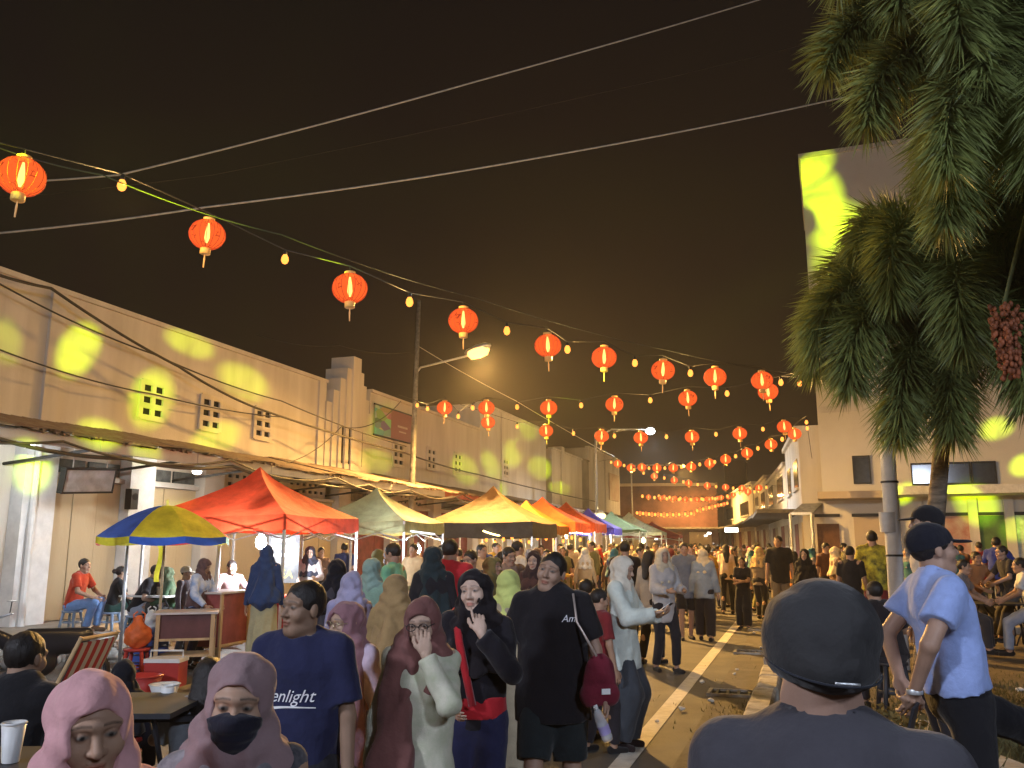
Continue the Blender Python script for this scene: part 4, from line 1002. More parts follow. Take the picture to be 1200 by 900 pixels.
# ================================================================== PALMS
LEAF = mat('palm_leaflet', (.165, .200, .060), .5, var=.55, vscale=3.0, trans=.25, spec=.4)
BARK = mat('palm_bark', (.17, .13, .09), .9, var=.6, vscale=4.0, bump=.6, bscale=14, stretch=(1, 1, 4))
SHAFT = mat('palm_crownshaft', (.10, .12, .045), .6, var=.3, vscale=6)
def frond(base, az, el0, length, droop, nleaf, lw, seed, leaf_len=.56):
    r = np.random.default_rng(seed); pts = []; p = np.array(base, float); el = el0; N_ = 22
    for i in range(N_ + 1):
        pts.append(p.copy()); d = np.array([math.cos(az) * math.cos(el), math.sin(az) * math.cos(el), math.sin(el)])
        p = p + d * length / N_; el -= droop / N_ * (0.5 + 1.2 * i / N_)
    pts = np.array(pts)
    V, F = [], []
    ts = np.sort(r.uniform(.12, 1.0, nleaf)); 
    f = ts * N_; i0 = np.minimum(f.astype(int), N_ - 1); fr = (f - i0)[:, None]
    B = pts[i0] * (1 - fr) + pts[i0 + 1] * fr; Td = pts[i0 + 1] - pts[i0]; Td /= np.linalg.norm(Td, axis=1)[:, None]
    up = np.tile([0, 0, 1.0], (nleaf, 1)); S = np.cross(Td, up); S /= np.linalg.norm(S, axis=1)[:, None] + 1e-9; U = np.cross(S, Td)
    ph = r.uniform(0, 2 * math.pi, nleaf)
    rad = S * np.cos(ph)[:, None] + U * np.sin(ph)[:, None]
    dirn = rad * r.uniform(.75, 1.0, (nleaf, 1)) + Td * r.uniform(.35, .85, (nleaf, 1)); dirn[:, 2] -= .12; dirn /= np.linalg.norm(dirn, axis=1)[:, None]
    ln = leaf_len * (.55 + .6 * np.sin(np.clip(ts, 0, 1) * math.pi * .86 + .3)) * r.uniform(.7, 1.12, nleaf)
    wv = np.cross(dirn, r.normal(size=(nleaf, 3))); wv /= np.linalg.norm(wv, axis=1)[:, None]; w = lw * r.uniform(.7, 1.2, nleaf)
    mid = B + dirn * (ln * .5)[:, None]; sag = np.zeros((nleaf, 3)); sag[:, 2] = -ln * r.uniform(.12, .42, nleaf)
    tip = B + dirn * ln[:, None] + sag
    V = np.stack([B - wv * (w * .35)[:, None], B + wv * (w * .35)[:, None], mid - wv * (w * .5)[:, None] + sag * .22, mid + wv * (w * .5)[:, None] + sag * .22, tip], 1).reshape(-1, 3)
    o = np.arange(nleaf)[:, None] * 5
    F = np.concatenate([o + [0, 1, 3], o + [0, 3, 2], o + [2, 3, 4]])
    return V, F, pts
def palm(base, crown, fronds, label, trunk_r=.11, lean=None):
    base = Vector(base); crown = Vector(crown)
    r = empty('palm_tree', base, 0, label, 'palm tree')
    c = crown - base; n = 10
    pr = [trunk_r * (1.25 - .25 * min(1, i * 2 / n)) * (1 + .10 * math.sin(i / n * 3)) * (1 - .25 * (i / n)**3) for i in range(n + 1)]
    MB().tube([c * (i / n) for i in range(n + 1)], pr, 14).build('trunk', BARK, r, True)
    MB().tube([c * .995, c * 1.0 + Vector((0, 0, .25)), c + Vector((0, 0, .75))], [trunk_r * .82, trunk_r * .95, trunk_r * .45], 12).build('crownshaft', SHAFT, r, True)
    for i, (az, el, ln, dr, nl) in enumerate(fronds):
        V, F, pts = frond((c.x, c.y, c.z + .55), az, el, ln, dr, nl, .021, 100 + i + int(crown.x * 10))
        m = mesh_np('frond', V, F); m.materials.append(LEAF); fo = link(bpy.data.objects.new('frond', m), r)
        MB().tube([Vector(p) for p in pts], [.030 * (1 - .85 * k / len(pts)) for k in range(len(pts))], 6).build('rachis', SHAFT, fo, True)
    return r, c
vr = YAW  # fronds described by picture angle: 0 = picture right, 90 = away
def fr(ang, el, ln, dr, nl): return (R(ang) + vr, R(el), ln, R(dr), nl)
pa_c = P(1114, 398, 11.0); pa_b = G(1066, 11.0)
palm(pa_b, pa_c, [fr(a_, e_, l_, d_, n_) for a_, e_, l_, d_, n_ in ((180, 55, 2.3, 165, 1900), (196, 22, 2.7, 112, 2000), (212, 5, 2.9, 92, 2000), (228, 48, 3.1, 150, 2100), (245, 20, 3.2, 112, 2100), (262, -10, 2.9, 74, 2000), (280, 40, 3.1, 140, 2100), (298, 8, 3.1, 96, 2000),
    (314, 45, 3.1, 145, 2100), (332, 15, 3.0, 108, 2000), (350, 48, 3.0, 145, 1800), (170, 15, 2.3, 105, 1600), (150, 40, 2.3, 130, 1400), (15, 40, 3.0, 135, 1500), (60, 60, 2.8, 130, 1200), (110, 65, 2.8, 130, 1200), (205, 78, 2.3, 150, 1700), (250, 75, 3.0, 155, 1900), (305, 78, 3.0, 150, 1900), (350, 76, 2.9, 140, 1500), (222, -25, 2.8, 56, 1900), (240, -32, 2.6, 46, 1800), (290, -28, 2.7, 50, 1800), (322, -22, 2.7, 58, 1800))], 'foxtail palm with a slim bare trunk beside the white pole', .10)
pb_c = P(1236, 128, 8.6); pb_b = G(1262, 8.6)
rB, cB = palm(pb_b, pb_c, [fr(205, -30, 3.0, 45, 2000), fr(220, 35, 3.2, 130, 2000), fr(240, -35, 3.2, 42, 2000), fr(214, -5, 3.3, 82, 2000), fr(262, 45, 3.0, 140, 1800), fr(185, 72, 3.2, 130, 1900), fr(212, 80, 3.2, 120, 1900), fr(235, -8, 2.8, 70, 1900), fr(178, 48, 3.0, 120, 1600), fr(192, 18, 2.9, 100, 1600), fr(205, 55, 3.0, 135, 1500), fr(222, 15, 2.8, 105, 1500), fr(245, 40, 2.8, 130, 1500), fr(270, 10, 2.6, 100, 1400), fr(300, 40, 2.8, 130, 1000), fr(350, 40, 2.8, 120, 700), fr(30, 50, 2.8, 120, 700),
    fr(90, 65, 2.8, 100, 700), fr(198, -18, 2.6, 62, 1500), fr(228, -25, 2.6, 55, 1500), fr(258, -30, 2.5, 48, 1300), fr(160, 62, 3.0, 120, 1200)], 'foxtail palm with an orange fruit cluster hanging under its crown', .12)
fc_ = P(1180, 392, 8.2) - pb_b; fm = MB(); rr = random.Random(3)
for k in range(230):
    t = rr.random(); a = rr.uniform(0, 6.28); rad = .17 * math.sqrt(rr.random()) * (1.05 - .6 * t)
    c = (fc_.x + rad * math.cos(a), fc_.y + rad * math.sin(a), fc_.z + .30 - .75 * t)
    fm.lathe([(.003, -.032), (.019, -.018), (.022, .004), (.014, .024), (.003, .030)], 6, c, cap=False)
fo = fm.build('fruit_cluster', mat('orange_red_fruit', (.20, .06, .025), .6, var=.7, vscale=9), rB, True); tag(fo, kind='stuff')
MB().tube([cB + Vector((0, 0, .1)), (cB + fc_) / 2 + Vector((0, 0, .2)), fc_ + Vector((0, 0, .3))], .02, 6).build('fruit_stalk', SHAFT, rB, True)
# leaf litter frond tip lit on the far left wall edge
WP = empty('white_pole', G(1045, 12.5, 0), 0, 'thick whitewashed pole with a taped notice beside the slim palm trunk', 'pole')
tp_ = P(1036, 470, 12.5) - WP.location
MB().tube([(0, 0, 0), tp_ * .5, tp_], [.115, .11, .10], 14).build('shaft', mat('whitewash', (.58, .58, .57), .85, var=.7, vscale=4, vcol=(.40, .39, .37), bump=.2, bscale=30), WP, True)
for z in (.8, 1.55, 2.6): MB().lathe([(.119, z), (.122, z + .015), (.119, z + .03)], 14, (tp_.x * z / tp_.z, tp_.y * z / tp_.z, 0), cap=False).build('band', BLACKM, WP, True)
nz_ = P(1041, 612, 12.5) - WP.location
MB().lathe([(.121, -.14), (.122, .14)], 14, (nz_.x, nz_.y, nz_.z), cap=False).build('notice', mat('grey_paper', (.45, .44, .42), .9, var=.2), WP, True)

# ================================================================== TENTS AND STALLS
FABL = .35
def fabric(name, col, tr=FABL): return mat(name, col, .75, var=.30, vscale=3.0, trans=tr, bump=.5, bscale=6)
def tent(label, c, rz, w, d, ze, zp, col, valcol=None, vh=.24, truss=True, frame=None, wallpanel=None, sidecol=None):
    """pop-up tent: c ground centre, ze eave height, zp peak height"""
    r = empty('pop_up_tent', c, rz, label, 'tent'); fm_ = frame or STEEL
    cor = [(-w/2, -d/2), (w/2, -d/2), (w/2, d/2), (-w/2, d/2)]
    for k in range(4):
        a, b = cor[k], cor[(k + 1) % 4]; rows = []
        for i in range(9):
            t = i / 8; row = []
            for j in range(9):
                s = j / 8; ex, ey = a[0] + (b[0] - a[0]) * s, a[1] + (b[1] - a[1]) * s
                hh = zp - (zp - ze) * (t ** .72) - .10 * math.sin(math.pi * s) * math.sin(math.pi * t) - (.03 * math.sin(math.pi * s) if i == 8 else 0)
                row.append((ex * t, ey * t, hh))
            rows.append(row)
        MB().grid([list(reversed(q)) for q in rows]).build('canopy_panel', (sidecol if sidecol and k == 3 else col), r, True)
        vr_ = [rows[-1], [(x * 1.004, y * 1.004, z - vh * .5 + .008 * math.sin(i * 2.1 + k)) for i, (x, y, z) in enumerate(rows[-1])], [(x * 1.008, y * 1.008, z - vh + .02 * math.sin(i * 2.4 + k)) for i, (x, y, z) in enumerate(rows[-1])]]
        MB().grid([list(reversed(q)) for q in vr_]).build('valance', valcol or col, r, True)
    for x, y in cor:
        MB().box2((x * .985 - .02, y * .985 - .02, 0), (x * .985 + .02, y * .985 + .02, ze - .01)).build('leg', fm_, r)
    if truss:
        for k in range(4):
            a, b = Vector((*cor[k], 0)) * .98, Vector((*cor[(k + 1) % 4], 0)) * .98
            for s0, s1 in ((0, .5), (.5, 1)):
                p0, p1 = a.lerp(b, s0), a.lerp(b, s1)
                MB().tube([p0 + Vector((0, 0, ze - .08)), p1 + Vector((0, 0, ze - .40))], .013, 5).build('truss_bar', fm_, r)
                MB().tube([p0 + Vector((0, 0, ze - .40)), p1 + Vector((0, 0, ze - .08))], .013, 5).build('truss_bar', fm_, r)
    return r
RZT = R(3)
RED = fabric('red_orange_canopy', (.62, .065, .022)); GRE = fabric('sage_canopy', (.33, .34, .19)); BRN = fabric('tan_canopy', (.22, .115, .042), .25)
BLK = fabric('black_valance', (.035, .033, .035), .1); YEL = fabric('yellow_canopy', (.38, .17, .02)); ORG = fabric('orange_red_canopy', (.62, .085, .022))
BLU = fabric('blue_canopy', (.06, .05, .38)); DGR = fabric('dark_green_canopy', (.11, .17, .09)); PAL = fabric('pale_green_canopy', (.42, .46, .38)); RD2 = fabric('dark_red_canopy', (.38, .045, .035))
tz = lambda px, py, d: P(px, py, d).z
TENTS = []
def T(label, px, d, w, dd, pk, ev, col, **k):
    c = G(px, d); TENTS.append((c, w)); return tent(label, c, RZT, w, dd, tz(px, ev, d), tz(px, pk, d), col, **k)
T('orange red pop-up tent nearest the striped umbrella', 300, 15.6, 2.7, 2.7, 547, 606, RED, vh=.26)
T('sage green pop-up tent beside the orange red one', 440, 18.8, 2.3, 2.3, 571, 612, GRE, vh=.24)
T('tan pop-up tent with a black valance', 578, 23.5, 2.9, 2.8, 569, 613, BRN, valcol=BLK, vh=.38, truss=False)
T('yellow pop-up tent squeezed between the tan and red ones', 617, 29.0, 2.4, 2.4, 586, 616, YEL, vh=.28)
T('first red pop-up tent after the yellow one', 636, 31.5, 3.0, 2.8, 582, 613, ORG, vh=.34)
T('second red pop-up tent with a white side banner', 664, 36.0, 2.9, 2.8, 588, 614, ORG, vh=.34)
T('blue pop-up tent beyond the red ones', 690, 41.0, 2.8, 2.6, 595, 619, BLU, vh=.3)
T('dark green pop-up tent beyond the blue one', 717, 46.5, 3.4, 3.0, 599, 621, DGR, vh=.1)
T('pale green pop-up tent beyond the dark green one', 738, 53.0, 4.2, 3.0, 600, 624, PAL, vh=.15)
T('dark red pop-up tent near the street bend', 765, 62.0, 4.0, 3.0, 611, 627, RD2, vh=.2)
# bead lamps strung under the far tents are bulbs of their own
def lamp_bulb(p, label, en, col, gl, s=1.0, cord=.3):
    r = empty('hanging_bulb', p, 0, label, 'light bulb'); r.scale = (s, s, s)
    MB().lathe([(.01, -.09), (.045, -.07), (.06, -.02), (.05, .03), (.025, .07)], 14).build('glass', glow('hb_%.2f_%.2f_%.2f_%g' % (*col, gl), col, gl, False), r, True)
    MB().lathe([(.026, .06), (.026, .12), (.012, .13)], 10).build('socket', WHITEP, r, True)
    MB().tube([(0, 0, .12), (0, 0, .12 + cord)], .006, 5).build('cord', WIRE, r)
    point_light('hanging_bulb_light', (0, 0, -.14), en, col, .07, r)
lamp_bulb(P(306, 634, 14.6), 'dazzling cool white bulb under the orange red tent', 260, (.80, .90, 1.0), 60, 1.5)
lamp_bulb(P(490, 643, 18.2), 'cool white bulb under the sage green tent', 150, (.86, .92, 1.0), 40, 1.0)
lamp_bulb(P(690, 622, 40), 'bluish white bulb under the blue tent', 160, (.80, .92, 1.0), 20, 1.6)
lamp_bulb(P(754, 633, 50), 'warm yellow bulb under the pale green tent', 160, (1, .75, .35), 20, 1.8)
lamp_bulb(P(640, 622, 30.5), 'warm tube bulb under the first red tent', 120, (1, .80, .45), 20, 1.2)
lamp_bulb(P(664, 628, 35), 'warm bulb under the second red tent', 120, (1, .72, .35), 20, 1.2)
# glowing rope light and bead bulbs along the tan tent
cc = G(578, 22.0); rp_ = []
for i in range(13): t = i / 12; p = P(566 + 50 * t, 622 + 6 * math.sin(math.pi * t), 22.0); rp_.append(p)
tag(MB().tube(rp_, .022, 6).build('rope_light', glow('rope_light_glow', (1, .78, .30), 6, False), None, True), 'glowing yellow rope light under the tan tent', 'light')
for i, px in enumerate(list(range(570, 700, 10))):
    bulb(P(px, 632 + 3 * math.sin(i * 1.7), 23.2 + max(0, px - 600) * .10), 'small yellow bulb in the row under the market tents', 'bulb row under the market tents', 1.0 + max(0, px - 600) * .004, 14 if i % 3 == 0 else 0)
# LED tubes along the near tents' eaves
def tube_light(a, b, label, m, en=0, col=(1, .95, .85)):
    r = empty('tube_light', a, 0, label, 'light'); v = b - a
    MB().tube([(0, 0, 0), v], .018, 6).build('tube', m, r); MB().tube([v * -.02, (0, 0, 0)], .022, 6).build('end_cap', WHITEP, r); MB().tube([v, v * 1.02], .022, 6).build('end_cap', WHITEP, r)
    if en: point_light('tube_light_glow', v * .5 - Vector((0, 0, .12)), en, col, .15, r)
tube_light(P(662, 625, 31), P(690, 624, 33.5), 'bright white tube lamp under the first red tent eave', glow('tube_glow', (1, .95, .85), 9, False), 90)
tube_light(P(715, 624, 40.5), P(717, 650, 40.5), 'upright white tube lamp at the blue tent post', glow('tube_glow'  , (1, 1, 1), 9), 60)
tube_light(P(470, 621, 17.6), P(509, 626, 17.9), 'thin pale tube lamp along the sage tent eave', glow('tube_dim', (.9, .95, 1), 2.2, False))
# striped beach umbrella: eight panels
um = G(193, 12.6); zr, ztp = tz(193, 629, 12.6), tz(193, 592, 12.6)
UM = empty('market_umbrella', um, 0, 'big blue yellow green and red umbrella over the food stall', 'umbrella')
ucol = [fabric('umbrella_blue', (.035, .11, .52)), fabric('umbrella_yellow', (.68, .60, .045)), fabric('umbrella_green', (.05, .33, .12)), fabric('umbrella_red', (.55, .06, .05))]
order = [0, 1, 0, 1, 3, 2, 2, 2]; RU = .93
for k in range(8):
    a0, a1 = 2*math.pi*k/8 + R(-97) + YAW, 2*math.pi*(k+1)/8 + R(-97) + YAW; rows = []
    for i in range(8):
        t = i / 7; row = []
        for j in range(6):
            a = a0 + (a1 - a0) * j / 5; rad = RU * t * (1 - .05 * math.sin(math.pi * j / 5) * t)
            row.append((rad * math.cos(a), rad * math.sin(a), zr + (ztp - zr) * (1 - t**1.7) - .02 * math.sin(math.pi * j / 5) * t))
        rows.append(row)
    MB().grid(rows).build('canopy_panel', ucol[[1, 1, 3, 2, 0, 2, 0, 0][k]], UM, True)
    MB().grid([rows[-1], [(x, y, z - .09 - .02 * math.sin(j / 5 * math.pi)) for j, (x, y, z) in enumerate(rows[-1])]]).build('valance', ucol[[0, 0, 2, 1, 3, 1, 3, 1][k]], UM, True)
    MB().tube([(0, 0, zr + .12), (RU * .96 * math.cos(a0), RU * .96 * math.sin(a0), zr - .01)], .008, 5).build('rib', STEEL, UM)
MB().tube([(0, 0, .25), (0, 0, ztp + .08)], .020, 8).build('pole', mat('bamboo_pole', (.55, .42, .24), .7, var=.3, vscale=8), UM)
MB().lathe([(.20, .0), (.20, .10), (.06, .13), (.05, .28)], 14).build('base', CONC, UM)
pl = GP(140, 776); ptop = P(150, 630, (pl - Vector((0, 0, 0))).dot(FWD))
o = tag(MB().tube([pl, ptop], .026, 8).build('tent_pole', STEEL, None, True), 'bare steel tent pole standing before the striped umbrella', 'pole')
o = tag(MB().tube([G(254, 13.6), P(258, 630, 13.6)], .03, 8).build('tent_pole', WHITEP, None, True), 'white pole between umbrella and orange red tent', 'pole')
# food carts
MAR = mat('maroon_laminate', (.115, .045, .045), .5, var=.25, vscale=4); MAR2 = mat('red_laminate', (.26, .06, .055), .5, var=.3, vscale=4); PINE = mat('pine_batten', (.50, .34, .18), .7, var=.3, vscale=6, stretch=(1, 1, .2))
GLS = mat('cart_glass', (.75, .8, .8), .1, var=0, alpha=.22)
def cart(label, a, b, zt_, hb, depth, m, legs=True, glass=0):
    v = b - a; an = math.atan2(v.y, v.x); w = v.length; r = empty('food_cart', (a.x, a.y, 0), an, label, 'cart')
    MB().box2((0, 0, zt_ - hb), (w, depth, zt_ - .03)).build('cabinet', m, r)
    MB().box2((-.04, -.04, zt_ - .028), (w + .04, depth + .04, zt_)).build('counter', mat('pale_counter', (.55, .50, .48), .4, var=.2), r)
    for x, y in ((.02, .0), (w - .02, 0), (.02, depth), (w - .02, depth)): MB().box2((x - .025, y - .03, 0), (x + .025, y - .002 if y == 0 else y + .03, zt_ - .03)).build('leg', PINE, r)
    MB().box2((.05, -.015, zt_ - hb), (w - .05, -.002, zt_ - hb + .03)).build('trim', PINE, r)
    MB().box2((.05, .04, .28), (w - .05, depth - .04, .31)).build('lower_shelf', PINE, r)
    if glass:
        for x0, y0, x1, y1 in ((0, 0, w, 0), (0, 0, 0, depth), (w, 0, w, depth)): MB().box2((min(x0, x1), min(y0, y1), zt_ + .002), (max(x0, x1) + .006, max(y0, y1) + .006, zt_ + glass)).build('glass_pane', GLS, r)
        MB().box2((-.02, -.02, zt_ + glass + .002), (w + .02, depth + .02, zt_ + glass + .03)).build('top_shelf', m, r)
    return r
a, b_ = GP(190, 782), GP(258, 782)
d_ = a.dot(FWD); a, b_ = G(190, 11.4), G(257, 11.6)
cart('low maroon food cart under the striped umbrella', a, b_, tz(190, 718, 11.4), .36, .55, MAR)
cart('tall red cart with a shelf beside the orange red tent', G(262, 12.4), G(296, 13.1), tz(262, 694, 12.4), .75, .5, MAR2)
def stall_table(label, c, rz, w, d, h, m):
    r = empty('stall_table', c, rz, label, 'table')
    MB().box2((-w/2, -d/2, h - .03), (w/2, d/2, h)).build('top', WHITEP, r)
    rows = [[(-w/2 - .012 + (w + .024) * i / 24, -d/2 - .012 - .012 * math.sin(i * 1.9) * t, h + .003 - (h - .12) * t) for i in range(25)] for t in (0, .3, .65, 1)]
    MB().grid(rows).build('cloth', m, r, True)
    rows = [[(w/2 + .012 + .012 * math.sin(i * 1.9) * t, -d/2 + d * i / 12, h + .003 - (h - .12) * t) for i in range(13)] for t in (0, .3, .65, 1)]
    MB().grid(rows).build('cloth', m, r, True)
    for x in (-1, 1):
        for y in (-1, 1): MB().tube([(x * (w/2 - .06), y * (d/2 - .06), 0), (x * (w/2 - .06), y * (d/2 - .06), h - .03)], .016, 6).build('leg', STEEL, r)
    return r
cl = [cloth(150, 40, 40), cloth(60, 90, 60), cloth(190, 150, 60), cloth(60, 60, 120), cloth(180, 170, 150), cloth(120, 60, 30)]
TL = ['under the orange red tent', 'under the sage green tent', 'under the tan tent', 'under the yellow tent', 'under the first red tent', 'under the second red tent', 'under the blue tent', 'under the dark green tent']
gcol = [(.6, .1, .05), (.55, .45, .1), (.1, .3, .1), (.6, .6, .55), (.5, .25, .05)]
for k, (c, w) in enumerate(TENTS[:8]):
    p = Vector((c.x + 1.0, c.y, 0)); stall_table('cloth covered stall table ' + TL[k], p, RZT - R(90), 2.0, .7, .78, cl[k % 6])
    for j in range(4):
        yy = -0.7 + .45 * j; gm = mat('goods_%d' % ((j + k) % 5), gcol[(j + k) % 5], .5, var=.5, vscale=12)
        q_ = p + Vector((random.uniform(-.12, .12), yy, .783))
        tr = empty('food_tray', q_, random.uniform(-.2, .2), 'tray of %s food on the stall table %s' % (('red', 'golden', 'green', 'white', 'brown')[(j + k) % 5], TL[k]), 'tray')
        MB().box2((-.18, -.15, 0), (.18, .15, .012)).box2((-.18, -.15, .012), (-.17, .15, .06)).box2((.17, -.15, .012), (.18, .15, .06)).box2((-.17, -.15, .012), (.17, -.14, .06)).box2((-.17, .14, .012), (.17, .15, .06)).build('tray', STEEL, tr)
        pm = MB()
        for t_ in range(12): pm.lathe([(.01, 0), (.045, .015), (.05, .04), (.02, .06)], 7, (random.uniform(-.11, .11), random.uniform(-.08, .08), .012 + random.uniform(0, .05)))
        tag(pm.build('food', gm, tr, True), kind='stuff')
# backing banners with lettering
def text_mesh(txt, size, m, name, parent, M, ext=.002, shear=0, align='CENTER'):
    cu = bpy.data.curves.new(name, 'FONT'); cu.body = txt; cu.size = size; cu.extrude = ext; cu.shear = shear; cu.align_x = align; cu.align_y = 'CENTER'
    to = bpy.data.objects.new(name, cu); me = bpy.data.meshes.new_from_object(to); bpy.data.objects.remove(to); me.materials.clear(); me.materials.append(m)
    o = bpy.data.objects.new(name, me); link(o, parent); o.matrix_local = M; return o
bn = empty('stall_banner', P(332, 655, 15.6), YAW, 'dark food banner with yellow letters under the orange red tent', 'banner')
MB().box2((-.28, 0, -.42), (.28, .015, .42)).build('sheet', mat('banner_black', (.03, .028, .03), .5, var=.6, vscale=5, vcol=(.16, .15, .14)), bn)
Mx = Matrix.Rotation(R(90), 4, 'X')
text_mesh('REA', .21, mat('banner_yellow', (.75, .5, .08), .6), 'lettering', bn, Matrix.Translation((.0, -.004, -.27)) @ Mx)
for k in range(3): MB().box2((-.22, -.004, .30 - .13 * k), (.20 - .07 * k, -.001, .36 - .13 * k)).build('print_band', mat('banner_white', (.6, .6, .58), .6), bn)
bn2 = empty('stall_banner', P(700, 637, 35), YAW, 'white printed banner hanging from the second red tent', 'banner')
MB().box2((-.20, 0, -.55), (.20, .012, .42)).build('sheet', mat('banner_pale', (.60, .56, .50), .6, var=.8, vscale=4, vcol=(.42, .20, .14)), bn2)
# hanging plastic bags and yellow ribbon under the umbrella
rbn = MB()
rbn.grid([[P(186 + dx + 3 * math.sin(t * 5), 632 + 50 * t, 12.9) for dx in (-3, 3)] for t in np.linspace(0, 1, 9)])
tag(rbn.build('ribbon', fabric('ribbon_yellow', (.75, .66, .05)), None, True), 'bright yellow ribbon hanging behind the umbrella pole', 'ribbon')
# ================================================================== FURNITURE, CLUTTER
PLG = mat('blue_grey_plastic', (.22, .30, .42), .45, var=.12); PLB = mat('blue_plastic', (.06, .12, .42), .4, var=.1); PGR = mat('green_plastic', (.05, .17, .11), .45, var=.15); PRD = mat('red_plastic', (.42, .04, .035), .4, var=.1)
PWH = mat('white_plastic', (.7, .7, .68), .4, var=.08); PDK = mat('dark_plastic', (.03, .03, .035), .5, var=.2)
def stool(loc, rz, m, label, h=.45, group=None):
    r = empty('plastic_stool', loc, rz, label, 'stool', group)
    MB().lathe([(.14, h - .035), (.165, h - .02), (.16, h), (.03, h + .002)], 12).build('seat', m, r, True)
    for k in range(4):
        a = math.pi / 4 + k * math.pi / 2; c, s = math.cos(a), math.sin(a)
        MB().tube([(.13 * c, .13 * s, h - .03), (.19 * c, .19 * s, 0)], [.026, .022], 6).build('leg', m, r, True)
    MB().lathe([(.150, h * .42), (.156, h * .45), (.150, h * .48)], 12, cap=False).build('ring', m, r, True)
def chair(loc, rz, m, label, group=None):
    r = empty('plastic_chair', loc, rz, label, 'chair', group)
    MB().grid([[(-.21 + .42 * i / 6, -.20 + .40 * j / 6, .43 - .015 * math.sin(math.pi * i / 6) * math.sin(math.pi * j / 6)) for i in range(7)] for j in range(7)]).box((0, 0, .418), (.40, .38, .016)).build('seat', m, r, True)
    rows = [[(-.20 + .40 * i / 8 - 0, -.21 - .10 * t - .04 * (1 - (2 * i / 8 - 1)**2), .44 + .40 * t + (.04 * (1 - (2*i/8 - 1)**2) if t == 1 else 0)) for i in range(9)] for t in (0, .35, .7, 1)]
    MB().grid(rows).grid([[(x, y - .012, z) for x, y, z in reversed(q)] for q in rows]).build('backrest', m, r, True)
    for x in (-1, 1):
        for y in (-1, 1): MB().tube([(x * .19, y * .18, .42), (x * .22, y * .22 , 0)], [.022, .016], 6).build('leg', m, r, True)
        MB().tube([(x * .20, -.24, .62), (x * .235, -.05, .64), (x * .225, .15, .62), (x * .20, .18, .43)], .015, 6).build('armrest', m, r, True)
def table(loc, rz, w, d, h, m, label, group=None):
    r = empty('folding_table', loc, rz, label, 'table', group)
    MB().box2((-w/2, -d/2, h - .025), (w/2, d/2, h)).build('top', m, r)
    for x in (-1, 1):
        for y in (-1, 1): MB().tube([(x * w * .42, y * d * .4, h - .025), (x * w * .42, -y * d * .4, 0)], .014, 6).build('leg', PDK, r)
    return r
def cup(loc, label, m=PWH, h=.11, group=None):
    r = empty('paper_cup', loc, 0, label, 'cup', group)
    MB().lathe([(.028, 0), (.040, h), (.037, h), (.026, .006)], 14, cap=False).build('wall', m, r, True); MB().lathe([(.041, h - .004), (.043, h), (.041, h + .004)], 14, cap=False).build('rim', m, r, True)
def carrier_bag(loc, m, label, s=1.0):
    r = empty('plastic_bag', loc, random.uniform(0, 3), label, 'bag'); V, F = sdf_mesh([ell((0, 0, .13 * s), (.15 * s, .09 * s, .14 * s), 0), cone((0, 0, .2 * s), (0, 0, .30 * s), .07 * s, .05 * s, .05), half((0, 0, -1), (0, 0, .004))], .014, disp=folds(.007, int(loc[0] * 10) % 50 + 7, 45, 1))
    m_ = mesh_np('bag_body', V, F, True); m_.materials.append(m); link(bpy.data.objects.new('bag_body', m_), r)
    for k in (-1, 1): MB().tube([(.05 * k * s, 0, .27 * s), (.06 * k * s, 0, .36 * s), (.02 * k * s, 0, .39 * s)], .010, 5).build('handle', m, r, True)
stool(WX(97, 737, -12.55) * 1, 0, PLG, 'blue grey plastic stool under the man in the rust shirt', .45) if False else None
# folding lounge chair with red stripes
STR = bpy.data.materials.new('red_white_stripe'); STR.use_nodes = True; n = STR.node_tree.nodes; L = STR.node_tree.links.new
tcn = n.new('ShaderNodeTexCoord'); wv = n.new('ShaderNodeTexWave'); wv.inputs['Scale'].default_value = 2.65; wv.bands_direction = 'X'; wv.inputs['Distortion'].default_value = .1; L(tcn.outputs['Object'], wv.inputs['Vector'])
rp = n.new('ShaderNodeValToRGB'); rp.color_ramp.interpolation = 'CONSTANT'; rp.color_ramp.elements[0].color = (.55, .045, .035, 1); rp.color_ramp.elements[1].position = .5; rp.color_ramp.elements[1].color = (.70, .60, .46, 1)
L(wv.outputs['Fac'], rp.inputs[0]); L(rp.outputs[0], n['Principled BSDF'].inputs['Base Color']); n['Principled BSDF'].inputs['Roughness'].default_value = .8
lcp = G(82, 7.6); LC = empty('folding_chair', lcp, face_dir(lcp, 236), 'folding deck chair with red and cream striped fabric', 'chair')
prof = [(.30, .34), (.12, .28), (-.02, .27), (-.12, .42), (-.30, .82), (-.34, .92)]
MB().grid([[(-.24 + .48 * i / 4, y, z) for i in range(5)] for y, z in prof]).grid([[(.24 - .48 * i / 4, y - .006, z - .006) for i in range(5)] for y, z in prof]).build('fabric', STR, LC, True)
for x in (-.265, .265):
    MB().tube([(x, .40, 0), (x, -.02, .26), (x, -.36, .97)], .017, 7).build('frame', PINE, LC)
    MB().tube([(x * 1.06, -.42, 0), (x * 1.06, -.02, .32), (x * 1.06, .34, .36)], .015, 7).build('frame', BLACKM, LC)
MB().tube([(-.27, -.35, .95), (.27, -.35, .95)], .017, 7).build('rail', PINE, LC); MB().tube([(-.27, .31, .34), (.27, .31, .34)], .017, 7).build('rail', PINE, LC)
